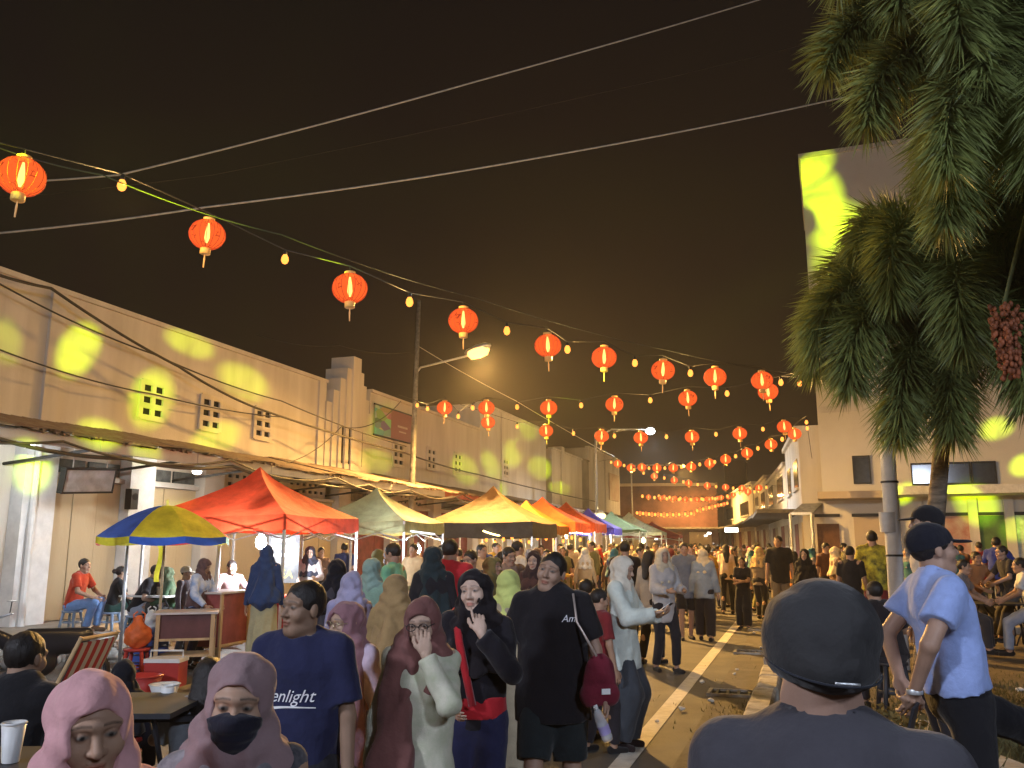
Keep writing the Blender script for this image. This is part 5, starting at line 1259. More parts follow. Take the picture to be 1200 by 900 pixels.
# tables of the near left café corner
t1 = G(95, 4.6); table(t1, YAW, 1.3, .6, tz(95, 823, 4.6), PDK, 'dark low café table in front of the man in black')
MB_pl = empty('paper_plate', P(75, 822, 4.6), 0, 'cream paper plate on the dark café table', 'plate'); MB().lathe([(.07, .0), (.10, .02), (.105, .022), (.07, .006)], 16).build('dish', mat('cream_paper', (.7, .63, .45), .7), MB_pl, True); MB().lathe([(.102, .021), (.106, .024), (.104, .026)], 16, cap=False).build('rim', mat('cream_paper'), MB_pl, True)
t2 = G(205, 4.9); table(t2, YAW + .1, .9, .6, tz(205, 828, 4.9), PDK, 'small dark table holding a white cup by the seated girl')
cup(P(196, 828, 4.9) , 'white paper cup on the small dark table')
cup(P(12, 893, 3.2), 'white paper cup on the green chair corner table', PWH, .13)
t3 = G(5, 3.2); table(t3, YAW, .7, .5, P(12, 893, 3.2).z - .002, PDK, 'dark corner table under a white cup')
pk = cloth(220, 110, 120)
# goods on the low cart and floor
carrier_bag(G(170, 11.3, .425), mat('orange_bag', (.75, .16, .04), .5, var=.2, trans=.2), 'crumpled orange plastic bag hanging beside the low maroon cart', 1.15)
stool(G(170, 11.3), .4, PRD, 'red plastic stool under the crumpled orange bag', .42)
crt = empty('crate', G(184, 11.75), .2, 'slatted blue crate stack under the white plastic bag', 'crate')
for k in range(6): MB().box((0, 0, .05 + .10 * k), (.38, .30, .075)).build('slat', PLB, crt)
for x in (-.17, .17): MB().box((x, -.155, .30), (.03, .012, .60)).build('corner_post', PLB, crt); MB().box((x, .155, .30), (.03, .012, .60)).build('corner_post', PLB, crt)
carrier_bag(G(184, 11.75, .595), mat('white_bag', (.7, .72, .72), .5, var=.2, trans=.2), 'white plastic bag beside the low maroon cart', .8)
for px, d, m_, lb, s in ((178, 10.4, PRD, 'red plastic basin on the ground by the food cart', 1.0), (205, 10.2, PWH, 'white lidded tub below the low maroon cart', .7)):
    r = empty('basin', G(px, d), 0, lb, 'basin'); MB().lathe([(.16 * s, 0), (.24 * s, .22 * s), (.225 * s, .22 * s), (.15 * s, .015)], 18, cap=False).lathe([(.158 * s, .014), (.001, .014)], 18, cap=False).build('bowl', m_, r, True); MB().lathe([(.238 * s, .21 * s), (.256 * s, .22 * s), (.238 * s, .23 * s)], 18, cap=False).build('rim', m_, r, True)
cb = empty('cool_box', G(205, 10.9), .3, 'red cool box with a white lid under the low cart', 'cool box'); MB().box((0, 0, .16), (.42, .28, .30)).build('box', PRD, cb); MB().box((0, 0, .335), (.44, .30, .045)).build('lid', PWH, cb); MB().tube([(-.2, 0, .36), (-.2, 0, .44), (.2, 0, .44), (.2, 0, .36)], .012, 6).build('handle', PWH, cb)
# dark moped seat shape behind the striped chair: a parked motorcycle
mc = empty('motorcycle', G(52, 9.8), face_dir(G(52, 9.8), -70), 'dark motorcycle parked behind the striped deck chair', 'motorcycle')
MPB = mat('motorcycle_black', (.02, .022, .03), .3, var=.1, spec=.6)
V, F = sdf_mesh([cone((0, -.45, .62), (0, .15, .60), .12, .10, .05), cone((0, .15, .60), (0, .45, .78), .10, .07, .06), ell((0, .0, .42), (.12, .26, .16), .06), cone((0, -.55, .70), (0, .05, .72), .08, .09, .05), cone((0, .45, .8), (0, .58, .45), .06, .07, .05)], .018)
m_ = mesh_np('body', V, F, True); m_.materials.append(MPB); link(bpy.data.objects.new('body', m_), mc)
for yy in (-.58, .62):
    w = empty('wheel', (0, yy, .27)); w.parent = mc; w.rotation_euler = (0, R(90), 0)
    MB().lathe([(.22, -.04), (.27, -.025), (.28, 0), (.27, .025), (.22, .04), (.20, 0), (.22, -.04)], 20, cap=False).build('tyre', PDK, w, True)
    MB().lathe([(.205, -.02), (.205, .02), (.19, .02), (.19, -.02)], 20, cap=False).build('rim', STEEL, w, True)
MB().tube([(-.30, .36, 1.0), (-.12, .44, .95), (.12, .44, .95), (.30, .36, 1.0)], .014, 6).build('handlebar', STEEL, mc, True); MB().lathe([(.02, 0), (.08, .02), (.085, .06)], 14, (0, 0, 0)).build('headlight', STEEL, mc).location = (0, .53, .86)
for x in (-.26, .26): MB().lathe([(.001, 0), (.05, .004), (.05, .012), (.001, .014)], 12, (x, .36, 1.12)).build('mirror', STEEL, mc); MB().tube([(x, .37, .99), (x, .36, 1.12)], .006, 5).build('mirror_stalk', BLACKM, mc)
# rubble along the walkway edge
rk = random.Random(5)
STM = [sdf_mesh([ell((0, 0, .05), (.12, .09, .07), 0), ell((.06, .02, .04), (.07, .08, .06), .02)], .02, disp=folds(.012, k, 26, 1)) for k in range(4)]
STO = []
for V, F in STM: m_ = mesh_np('stone', V, F, True); m_.materials.append(CONC); STO.append(m_)
for k in range(26):
    y_ = rk.uniform(9.5, 16); o = inst('stone', STO[k % 4], None, (rk.uniform(-10.65, -10.1), y_, 0), rk.uniform(0, 6), None, (rk.uniform(.7, 1.5),) * 3)
    tag(o, 'rough grey stone lying along the walkway edge', 'stone', 'stones along the walkway edge')
for k in range(22):
    px, d = rk.uniform(1000, 1075), rk.uniform(5.5, 8.5); o = inst('stone', STO[k % 4], None, G(px, d), rk.uniform(0, 6), None, (rk.uniform(.5, 1.3),) * 3)
    tag(o, 'brown rubble stone on the earth beside the kneeling man', 'stone', 'rubble on the trodden earth')
# litter
PAPR = mat('crumpled_paper', (.68, .64, .56), .8, var=.2)
lv = [sdf_mesh([ell((0, 0, .012), (.05, .035, .014), 0), ell((.03, .01, .02), (.03, .02, .016), .01)], .008, disp=folds(.006, 30 + k, 80, 1)) for k in range(3)]; LM = []
for V, F in lv: m_ = mesh_np('litter', V, F); m_.materials.append(PAPR); LM.append(m_)
for k, (px, py) in enumerate(((834, 822), (893, 760), (864, 785), (800, 832), (822, 800), (672, 850), (745, 778), (860, 790), (842, 868), (770, 846), (884, 742))):
    o = inst('litter', LM[k % 3], None, GP(px, py, .02), rk.uniform(0, 6), None, (rk.uniform(.5, 1.0),) * 3); tag(o, 'crumpled white paper litter lying by the kerb and gutter', 'litter', 'paper litter around the gutter')
for k in range(16):
    px, py = rk.uniform(930, 1200), rk.uniform(740, 880); o = inst('litter', LM[k % 3], None, GP(px, py, 0.0) - Vector((0, 0, .004)), rk.uniform(0, 6), None, (rk.uniform(.6, 1.2),) * 3); tag(o, 'pale scrap of litter on the trodden earth', 'litter', 'litter on the trodden earth')
# grass and weeds on the verge: thousands of blades
gv, gf = [], []; g = np.random.default_rng(11)
def blades(n, cx, cy, sx, sy, h0, h1, base=0.0):
    x = g.normal(cx, sx, n); y = g.normal(cy, sy, n); a = g.uniform(0, 6.28, n); h = g.uniform(h0, h1, n); ln_ = g.uniform(.2, .8, n) * h; w = g.uniform(.004, .010, n)
    o = sum(len(q) for q in gv)
    bx, by = np.cos(a), np.sin(a)
    v = np.stack([np.stack([x - by * w, y + bx * w, np.full(n, base)], 1), np.stack([x + by * w, y - bx * w, np.full(n, base)], 1), np.stack([x + bx * ln_ * .4, y + by * ln_ * .4, base + h * .6], 1), np.stack([x + bx * ln_, y + by * ln_, base + h], 1)], 1).reshape(-1, 3)
    k = o + np.arange(n)[:, None] * 4; gv.append(v); gf.append(np.concatenate([k + [0, 1, 2], k + [1, 3, 2]]))
for px, d, n_, s_, h_ in ((1170, 4.6, 5000, .45, .16), (1120, 6.5, 3500, .6, .10), (1180, 7.5, 4500, .8, .12), (1045, 6.6, 2500, .22, .34), (1030, 7.4, 1600, .2, .30), (960, 9, 1800, .5, .07), (1150, 10, 3500, 1.0, .08), (1190, 5.6, 3000, .5, .14), (1230, 5.0, 3000, .6, .15), (1060, 5.2, 1200, .5, .06)):
    p = G(px, d); blades(n_, p.x, p.y, s_, s_, h_ * .4, h_)
GRASS = mat('dry_grass', (.085, .082, .028), .8, var=.6, vscale=3, vcol=(.16, .13, .06), trans=.2)
m_ = mesh_np('grass', np.concatenate(gv), np.concatenate(gf)); m_.materials.append(GRASS); tag(link(bpy.data.objects.new('grass', m_)), 'dry grass and weeds growing on the trodden earth', 'grass', kind='stuff')
pn = MB(); r_ = empty('weed_bush', G(1047, 6.7), 0, 'knee high brown leafy weed beside the blue shirt man', 'bush')
bv = []
for k in range(420):
    a, z, q_ = rk.uniform(0, 6.28), rk.uniform(.02, .52), rk.uniform(.02, .30); x, y_ = q_ * math.cos(a), q_ * math.sin(a); t = rk.uniform(0, 6.28); l_ = rk.uniform(.03, .075)
    c, s_ = math.cos(t), math.sin(t); dz = rk.uniform(-.03, .03)
    pn.poly([(x, y_, z), (x + c * l_ * .5 - s_ * l_ * .3, y_ + s_ * l_ * .5 + c * l_ * .3, z + dz), (x + c * l_, y_ + s_ * l_, z + dz * .4), (x + c * l_ * .5 + s_ * l_ * .3, y_ + s_ * l_ * .5 - c * l_ * .3, z - dz)])
tag(pn.build('foliage', mat('weed_leaf', (.14, .115, .045), .7, var=.5, vscale=7, trans=.2), r_), kind='stuff')
for k in range(9): MB().tube([(0, 0, 0), (.22 * math.cos(k), .22 * math.sin(k), .30 + .2 * rk.random())], [.010, .004], 5).build('stem', PINE, r_)
# ================================================================== PEOPLE
from mathutils.bvhtree import BVHTree
def Hd(px, py, d, z=0.0): return P(px, py, d).z - z
def print_on(info, part, txt, size, cx, cz, m, name, shear=0, underline=False):
    sh = [o for o in info['root'].children if o.name.split('.')[0] == part][0]
    bv = BVHTree.FromPolygons([v.co[:] for v in sh.data.vertices], [p.vertices[:] for p in sh.data.polygons])
    cu = bpy.data.curves.new(name, 'FONT'); cu.body = txt; cu.size = size; cu.shear = shear; cu.align_x = 'CENTER'; cu.align_y = 'CENTER'
    to = bpy.data.objects.new(name, cu); me = bpy.data.meshes.new_from_object(to); bpy.data.objects.remove(to)
    V = [(v.co.x, v.co.y) for v in me.vertices]; F = [tuple(p.vertices) for p in me.polygons]
    if underline:
        w = max(abs(v[0]) for v in V); k = len(V); n_ = 12
        for i in range(n_ + 1):
            t = i / n_; y_ = -size * .62 + size * .10 * math.sin(t * 3.1); V += [(-w + 2 * w * t, y_), (-w + 2 * w * t, y_ - size * .16 * (1 - t * .7))]
        F += [(k + 2*i, k + 2*i + 1, k + 2*i + 3, k + 2*i + 2) for i in range(n_)]
    out = []
    for x, z in V:
        hit = bv.ray_cast(Vector((cx - x, 1.0, cz + z)), Vector((0, -1, 0)))[0]
        out.append((cx - x, (hit.y if hit else 0) + .004, cz + z))
    m2 = bpy.data.meshes.new(name); m2.from_pydata(out, [], F); m2.materials.append(m); bpy.data.meshes.remove(me)
    link(bpy.data.objects.new(name, m2), info['root'])
WPR = mat('white_print', (.75, .74, .76), .7, var=.1)
NR = .010        # surface spacing for the nearest people
# --- nearest: woman in pink scarf
pk_l = G(124, 1.86)
i1 = add_person(pk_l, 6, 'person in a pink headscarf looking past the viewer with one sleeve raised', dict(top=cloth(196, 150, 158), bottom=cloth(70, 60, 70), hijab=cloth(206, 156, 158)),
    H=Hd(124, 792, 1.86), sex='f', seed=3, res=NR, hres=.0035, head=(4, -6, 3), hijab=dict(len=.40, r=.26), top=dict(sleeve='long', hem=.60, flare=.20, loose=.012), bottom='skirt', skin=(.40, .245, .165),
    hands={1: dict(t=(.33, .16, 1.33), pole=(.6, -.3, -1), n=(-1, .2, 0), f=(-.05, .1, 1), th=(-.3, 1, 0))})
i2 = add_person(G(291, 2.15), -3, 'person in a mauve headscarf and a dark face mask', dict(top=mat('black_white_print', (.04, .04, .05), .9, var=.95, vscale=7, vcol=(.42, .40, .42), bump=.2, bscale=200), bottom=cloth(40, 38, 44), hijab=cloth(142, 118, 120), mask=cloth(34, 34, 46)),
    H=Hd(291, 770, 2.15), sex='f', seed=8, res=NR, hres=.0035, head=(-4, -5, -3), hijab=dict(len=.36, r=.27), top=dict(sleeve='long', hem=.62, flare=.19), bottom='trousers', mask=True, skin=(.40, .25, .17))
i3 = add_person(G(360, 3.70), -22, 'person in a navy shirt with white script lettering looking aside', dict(top=cloth(38, 41, 70), bottom=cloth(40, 40, 46)),
    H=Hd(356, 681, 3.70), seed=11, res=.011, hres=.0045, head=(-30, 3, -3), top=dict(sleeve='short', hem=.76, loose=.010), fat=1.06, skin=(.27, .165, .108), feet={1: dict(t=(.10, .12, .085)), -1: dict(t=(-.10, -.16, .10))})
print_on(i3, 'shirt', 'enlight', .068, -.005, P(350, 806, 3.8).z, WPR, 'lettering', .35, True)
i4 = add_person(G(411, 4.35), -34, 'person in a dusky mauve headscarf with thin glasses and lilac tunic', dict(top=cloth(196, 178, 196), bottom=cloth(150, 140, 150), hijab=cloth(134, 98, 104)),
    H=Hd(405, 706, 4.35), sex='f', seed=17, res=.011, hres=.0045, head=(-18, 0, 0), hijab=dict(len=.34, r=.22, tail=[(-.10, .13, .85, .10)]), top=dict(sleeve='long', hem=.52, flare=.20, loose=.008), bottom='skirt', skin=(.42, .27, .19))
glasses(i4, mat('thin_gold_wire', (.5, .4, .25), .3, metal=.8, var=0))
i5 = add_person(G(497, 3.95), -8, 'person in a brown headscarf and cream tunic with a hand over the mouth', dict(top=mat('cream_leaf_print', (.62, .58, .47), .9, var=.8, vscale=16, vcol=(.40, .44, .28), bump=.2, bscale=200), bottom=cloth(176, 170, 150), hijab=cloth(112, 74, 70)),
    H=Hd(495, 702, 3.95), sex='f', seed=23, res=.011, hres=.0045, head=(-6, -9, 2), hijab=dict(len=.20, r=.18, tail=[(.13, .165, .62, .105)]), top=dict(sleeve='long', hem=.42, flare=.205, loose=.006), bottom='skirt', skin=(.45, .30, .22),
    hands={-1: dict(t=(-.045, .185, 1.44), pole=(-.45, .3, -1), f=(.15, -.1, 1), n=(.1, -1, 0), th=(1, .1, .3), curl=40)})
glasses(i5, BLACKM)
i6 = add_person(G(558, 4.6), -12, 'person in a black headscarf and red belted black top touching the chin', dict(top=cloth(30, 28, 34), bottom=cloth(36, 38, 66), hijab=cloth(28, 24, 28)),
    H=Hd(553, 668, 4.6), sex='f', seed=29, res=.011, hres=.0045, head=(-10, 2, 4), hijab=dict(len=.30, r=.21), top=dict(sleeve='long', hem=.86, flare=.16, loose=.012), bottom='trousers', wide=1.35, skin=(.55, .38, .29),
    hands={-1: dict(t=(-.075, .20, 1.37), pole=(-.6, .1, -1), f=(.25, -.25, 1), n=(.4, -1, 0), th=(.6, -.1, .8), curl=55, point=1), 1: dict(t=(.10, .20, 1.02), pole=(.6, -.3, -.6))})
rdm = cloth(170, 36, 44)
q = i6
c = []; zb = q['P'][2] + .05 * q['s']
V, F = sdf_mesh([cone(A((0, 0, zb - .05)), A((0, 0, zb + .05)), .168, .160, 0, frame=np.eye(3), flat=.76, end=True), half((0, 0, -1), (0, 0, zb - .055))], .012); m_ = mesh_np('waist_pouch', V, F, True); m_.materials.append(rdm); link(bpy.data.objects.new('belt', m_), q['root'])
MB().tube([Vector(q['Sh'][1] + A((-.02, -.02, .07))), Vector(q['C'] + A((.05, .155, .05))), Vector((-.02, .155, zb + .02))], .02, 6).build('strap', rdm, q['root'], True)
i7 = add_person(G(646, 5.2), -2, 'person in a black shirt and dark shorts with a tilted head', dict(top=cloth(27, 25, 29), bottom=cloth(34, 40, 42), shoe=cloth(40, 38, 40)),
    H=Hd(648, 647, 5.2), seed=31, res=.011, hres=.0045, head=(-16, 6, -13), top=dict(sleeve='short', hem=.74, loose=.020, flare=.175), bottom='shorts', fat=1.16, skin=(.34, .21, .145),
    hands={1: dict(t=(.34, .02, .80), pole=(.6, -1, 0)), -1: dict(t=(-.33, .14, .80), pole=(-.7, -1, 0), curl=45)}, feet={1: dict(t=(.12, .10, .085)), -1: dict(t=(-.12, -.12, .085))})
print_on(i7, 'shirt', 'Am', .055, -.10, 1.32 * i7['s'], WPR, 'lettering', .3)
def wpt(info, p): return info['M'] @ Vector(p)
# maroon shoulder bag worn by i7 and the bottle in his hand
bg_c = wpt(i7, (-.27, .14, 1.00 * i7['s'])); BG = empty('shoulder_bag', bg_c, face_dir(bg_c, 15), 'maroon shoulder bag hanging at the black shirt person\'s side', 'bag')
V, F = sdf_mesh([ell((0, 0, -.02), (.10, .05, .15), 0), cone((-.06, 0, -.10), (.06, 0, -.10), .055, .055, .04), half((0, 0, -1), (0, 0, -.155))], .010, disp=folds(.003, 3, 40, 1)); m_ = mesh_np('pouch', V, F, True); m_.materials.append(cloth(104, 32, 46)); link(bpy.data.objects.new('pouch', m_), BG)
sh7 = BG.matrix_world.inverted()
Mi = (Matrix.Translation(bg_c) @ Matrix.Rotation(face_dir(bg_c, 15), 4, 'Z')).inverted()
sp_ = [Mi @ wpt(i7, i7['Sh'][-1] + A((.04, .085, .055))), Mi @ wpt(i7, i7['Sh'][-1] + A((.02, .135, -.10))), Vector((.03, .06, .12))]
MB().tube(sp_, .007, 6).build('strap', mat('bag_chain', (.55, .45, .40), .4, metal=.6, var=.2), BG, True); MB().box((-.02, .06, -.07), (.05, .006, .03)).build('emblem', WHITEP, BG)
bt_p = wpt(i7, i7['Wr'][-1] + A((.0, .05, -.08))); BT = empty('water_bottle', bt_p + Vector((0, 0, -.12)), 0, 'clear plastic water bottle held by the black shirt person', 'bottle'); BT.rotation_euler = (R(14), R(-18), 0)
MB().lathe([(.028, -.04), (.032, -.02), (.030, .03), (.033, .05), (.030, .09), (.024, .12), (.012, .145)], 14).build('bottle', mat('clear_plastic', (.75, .8, .85), .12, var=.05, alpha=.45, spec=.6), BT, True); MB().lathe([(.0325, .0), (.0335, .05)], 14, cap=False).build('label_band', mat('violet_label', (.35, .30, .55), .5), BT, True); MB().lathe([(.014, .145), (.014, .165)], 10).build('lid', WHITEP, BT, True)
i8 = add_person(G(727, 7.75), 68, 'person in a white headscarf, pale long shirt and dark trousers holding a phone', dict(top=cloth(196, 202, 192), bottom=cloth(62, 66, 72), hijab=cloth(206, 196, 178), shoe=cloth(40, 30, 30)),
    H=Hd(725, 652, 7.75), sex='f', seed=37, res=.013, hres=.007, head=(6, -14, 0), hijab=dict(len=.20, r=.15), top=dict(sleeve='long', hem=.70, flare=.205, loose=.02), bottom='trousers', wide=1.9, skin=(.42, .27, .19),
    hands={1: dict(t=(.06, .34, 1.20), pole=(.7, -.6, -1), f=(-.2, 1, .3), n=(0, 0, 1), th=(-1, 0, 0)), -1: dict(t=(-.07, .32, 1.17), pole=(-.7, -.6, -1), f=(.2, 1, .3), n=(0, 0, 1), th=(1, 0, 0))})
pp = wpt(i8, A((0, .42, 1.245)) * i8['s']); PHN = empty('phone', pp, face_dir(pp, 68), 'phone held by the person in the white headscarf', 'phone'); PHN.rotation_euler = (R(35), 0, face_dir(pp, 68)); MB().box((0, 0, 0), (.075, .15, .008)).build('case', PDK, PHN); MB().box((0, 0, .005), (.068, .14, .002)).build('screen', glow('phone_screen', (.8, .9, 1), 1.2), PHN)
i9 = add_person(G(952, 1.52), 176, 'person seen from behind in a dark flat cap and slate shirt', dict(top=cloth(70, 68, 74), bottom=cloth(40, 40, 48), cap=cloth(58, 57, 58)),
    H=Hd(960, 669, 1.52) - .03, seed=41, res=NR, hres=.005, head=(8, -3, 3), top=dict(sleeve='short', hem=.76, loose=.008, wr=.0006), cap='flat', hair=None, fat=1.1, skin=(.33, .20, .145), side=0)
_T9 = lambda q: Vector(i9['hc'] + i9['Rh'] @ (A(q) * i9['s']))
for ph_ in ():
    sm9 = [(.1025 * math.sin(t) * math.cos(R(ph_)), -.020 + .1228 * math.sin(t) * math.sin(R(ph_)), .044 + .0942 * math.cos(t)) for t in np.linspace(-1.35, 1.35, 25)]
    MB().tube([_T9(q_) for q_ in sm9], .0016, 5).build('cap_seam', cloth(44, 46, 54), i9['root'], True)
MB().tube([_T9((.098 * math.cos(t), -.019 + .118 * math.sin(t), -.008 - .10 * .098 * math.cos(t) + .22 * .118 * math.sin(t))) for t in np.linspace(math.pi * 1.02, math.pi * 1.98, 25)], .0022, 5).build('cap_seam', cloth(44, 46, 54), i9['root'], True)
MB().tube([Vector(i9['hc'] + i9['Rh'] @ A((x, -.132 + abs(x) * .30, -.030))) for x in np.linspace(.012, .050, 5)], .0026, 6).build('cap_buckle', STEEL, i9['root'], True)
b10 = G(1107, 4.4)
i10 = add_person(b10, 112, 'person in a light blue shirt and black cap stepping up with hands behind the back', dict(top=cloth(142, 160, 208), bottom=cloth(24, 24, 28), cap=cloth(26, 27, 36), shoe=cloth(30, 30, 32)),
    H=Hd(1092, 614, 4.4), seed=43, res=.011, hres=.006, head=(0, 8, 0), lean=-7, top=dict(sleeve='short', hem=.95, loose=.014, flare=.172, slen=.62), cap='baseball', fat=1.08, skin=(.33, .20, .14),
    hands={1: dict(t=(.13, -.24, .96), pole=(1, -.5, 0), n=(-1, 0, 0), th=(0, 1, 0)), -1: dict(t=(-.02, -.25, 1.0), pole=(-1, -.6, 0), n=(1, 0, 0))},
    feet={-1: dict(t=(-.16, .74, .52), pole=(-.2, .5, 1)), 1: dict(t=(.12, -.10, .085))})
MB().lathe([(.036, -.012), (.040, 0), (.036, .012)], 14, cap=False).build('wristwatch', STEEL, i10['root'], True).location = Vector(i10['Wr'][1])
hp_ = wpt(i10, i10['Wr'][1] + A((0, -.02, -.13))); HB = empty('phone', hp_, 0, 'dark phone held behind the light blue shirt', 'phone'); HB.rotation_euler = (R(70), R(15), face_dir(hp_, 70)); MB().box((0, 0, 0), (.075, .16, .012)).build('case', PDK, HB); MB().box((0, 0, .007), (.068, .15, .002)).build('screen', mat('dark_glass'), HB)
blk = wpt(i10, (-.16 * i10['s'], .80 * i10['s'], 0)); cbk = empty('concrete_block', (blk.x, blk.y, 0), 1.2, 'low concrete block under the raised foot of the blue shirt person', 'block'); MB().box((0, 0, .205), (.5, .9, .41)).build('block', CONC, cbk); MB().box((0, 0, .425), (.54, .94, .03)).build('slab', KERBM, cbk)
# --- seated near left
l11 = G(14, 4.1); i11 = add_person(l11, 138, 'person in black seated on a green plastic chair at the café table', dict(top=cloth(26, 26, 30), bottom=cloth(50, 52, 60)), H=1.70, seed=47, res=.012, hres=.006, sit=Hd(28, 738, 4.1) - .775, lean=14, head=(-4, -6, 0), top=dict(sleeve='short', hem=.82, loose=.02), fat=1.12, skin=(.30, .185, .125),
    hands={1: dict(t=(.22, .42, .78), pole=(1, -.5, -.5)), -1: dict(t=(-.20, .44, .78), pole=(-1, -.5, -.5))})
chair((l11.x, l11.y, 0), face_dir(l11, 138), PGR, 'green plastic armchair under the seated person in black')
l12 = G(243, 4.7); i12 = add_person(l12, 150, 'person with long dark hair and a grey top seated at the small table', dict(top=cloth(142, 146, 152), bottom=cloth(44, 44, 52)), H=1.58, sex='f', seed=53, res=.012, hres=.007, sit=Hd(243, 763, 4.7) - .72, lean=10, head=(18, -8, 0), hair='long', top=dict(sleeve='short', hem=.84, loose=.014), skin=(.40, .26, .18), hands={1: dict(t=(.18, .38, .75), pole=(1, -.5, -.5)), -1: dict(t=(-.2, .36, .75), pole=(-1, -.5, -.5))})
stool((l12.x, l12.y, 0), .3, PDK, 'dark plastic stool under the person with long hair', .44)
l13 = G(157, 6.2); add_person(l13, 175, 'person in a black headscarf seated beyond the pink scarf', dict(top=cloth(40, 40, 52), bottom=cloth(40, 40, 44), hijab=cloth(22, 24, 32)), H=1.5, sex='f', seed=59, res=.014, sit=Hd(157, 768, 6.2) - .68, hijab=dict(len=.3, r=.22), top=dict(sleeve='long', hem=.8), skin=(.4, .25, .17))
stool((l13.x, l13.y, 0), .3, PRD, 'red plastic stool under the black headscarf', .42)
def seated(px, py, d, turn, label, mats, seat, z=.30, floor_m=PLG, **k):
    l = G(px, d, z); sit = Hd(px, py, d, z) - .775 * k.get('H', 1.68) / 1.7; sit /= k.get('H', 1.68) / 1.7
    kw = dict(H=1.68, res=.016, hres=.009, sit=max(.40, sit), lean=12, hands={1: dict(t=(.16, .40, max(.40, sit) + .12), pole=(1, -.5, -.5)), -1: dict(t=(-.16, .40, max(.40, sit) + .12), pole=(-1, -.5, -.5))}); kw.update(k)
    add_person(l, turn, label, mats, **kw); stool(l, .2, floor_m, seat, max(.30, max(.40, sit) - .10))
seated(92, 653, 14.6, 62, 'person in a rust red shirt and blue jeans seated on the walkway', dict(top=cloth(166, 58, 36), bottom=cloth(112, 146, 196), shoe=cloth(120, 100, 80)), 'blue grey plastic stool under the rust red shirt', seed=61, skin=(.36, .22, .15), head=(-14, 0, 0), top=dict(sleeve='short', hem=.82, loose=.012), feet={1: dict(t=(.1, .30, .085)), -1: dict(t=(-.12, .36, .085))})
seated(136, 673, 14.9, 100, 'person in black with tied hair seated against the walkway wall', dict(top=cloth(28, 32, 38), bottom=cloth(40, 66, 62)), 'plastic stool under the person with tied hair', sex='f', H=1.55, seed=67, hair='bun', skin=(.4, .26, .18))
seated(166, 669, 14.2, 70, 'person in a black shirt and grey jeans leaning over a café table', dict(top=cloth(30, 30, 36), bottom=cloth(150, 156, 168)), 'plastic stool under the person in grey jeans', seed=71, lean=26, skin=(.38, .24, .165), head=(0, -16, 0), top=dict(sleeve='short', hem=.82, loose=.014))
t4 = G(186, 14.2, .30); table(t4, 0, .9, .6, .62, PWH, 'white café table on the walkway in front of the shutters')
for k, (px, lb) in enumerate(((178, 'small brown drink cup on the walkway café table'), (190, 'second drink cup on the walkway café table beside the brown one'))): cup(G(px, 14.2, .921), lb, mat('tea_cup', (.45, .32, .2), .5), .12)
seated(207, 668, 14.3, -80, 'person in a green headscarf seated across the walkway café table', dict(top=cloth(60, 84, 62), bottom=cloth(60, 60, 60), hijab=cloth(86, 100, 76)), 'plastic stool under the green headscarf', sex='f', H=1.55, seed=73, hijab={}, top=dict(sleeve='long', hem=.7))
seated(270, 655, 15.0, 20, 'person in a faded pink shirt seated behind the tall red cart', dict(top=cloth(160, 126, 124), bottom=cloth(60, 60, 70)), 'plastic stool behind the tall red cart', seed=79, H=1.7, skin=(.33, .2, .14), z=.3)
add_person(G(220, 13.6), 60, 'person in a white cap standing behind the stall keeper', dict(top=cloth(70, 60, 66), bottom=cloth(50, 50, 56), cap=cloth(215, 205, 190)), H=Hd(220, 664, 13.6), seed=83, res=.016, cap='baseball', top=dict(sleeve='long'))
i16 = add_person(G(235, 12.5), 52, 'person in a brown headscarf and blue patterned top working at the low cart', dict(top=mat('blue_white_print', (.20, .32, .62), .9, var=.95, vscale=12, vcol=(.62, .66, .72)), bottom=cloth(50, 50, 70), hijab=cloth(96, 74, 74)), H=Hd(232, 654, 12.5) * 1.0, sex='f', seed=89, res=.014, hres=.008, hijab=dict(len=.50, r=.21), top=dict(sleeve='long', hem=.6, loose=.01), lean=8, head=(4, -20, 0), hands={1: dict(t=(.2, .32, .98), pole=(1, -.6, -.6)), -1: dict(t=(-.12, .36, .98), pole=(-1, -.6, -.6))})
add_person(G(313, 12.2), 172, 'person in a long navy headscarf and khaki skirt facing the red tent', dict(top=cloth(44, 64, 104), bottom=cloth(170, 164, 130), hijab=cloth(44, 66, 108)), H=Hd(313, 640, 12.2), sex='f', seed=97, res=.014, hijab=dict(len=.52, r=.25), top=dict(sleeve='long', hem=.7), bottom='skirt', head=(-10, -8, 0))
add_person(G(364, 16.0), -6, 'stall person in a dark headscarf and pale grey top under the red tent', dict(top=cloth(176, 168, 166), bottom=cloth(50, 50, 60), hijab=cloth(48, 50, 62)), H=Hd(363, 640, 16.0), sex='f', seed=101, res=.016, hres=.009, hijab=dict(len=.3, r=.2), top=dict(sleeve='long', hem=.75), skin=(.48, .33, .25), hands={1: dict(t=(.18, .32, 1.1)), -1: dict(t=(-.15, .3, 1.12))})
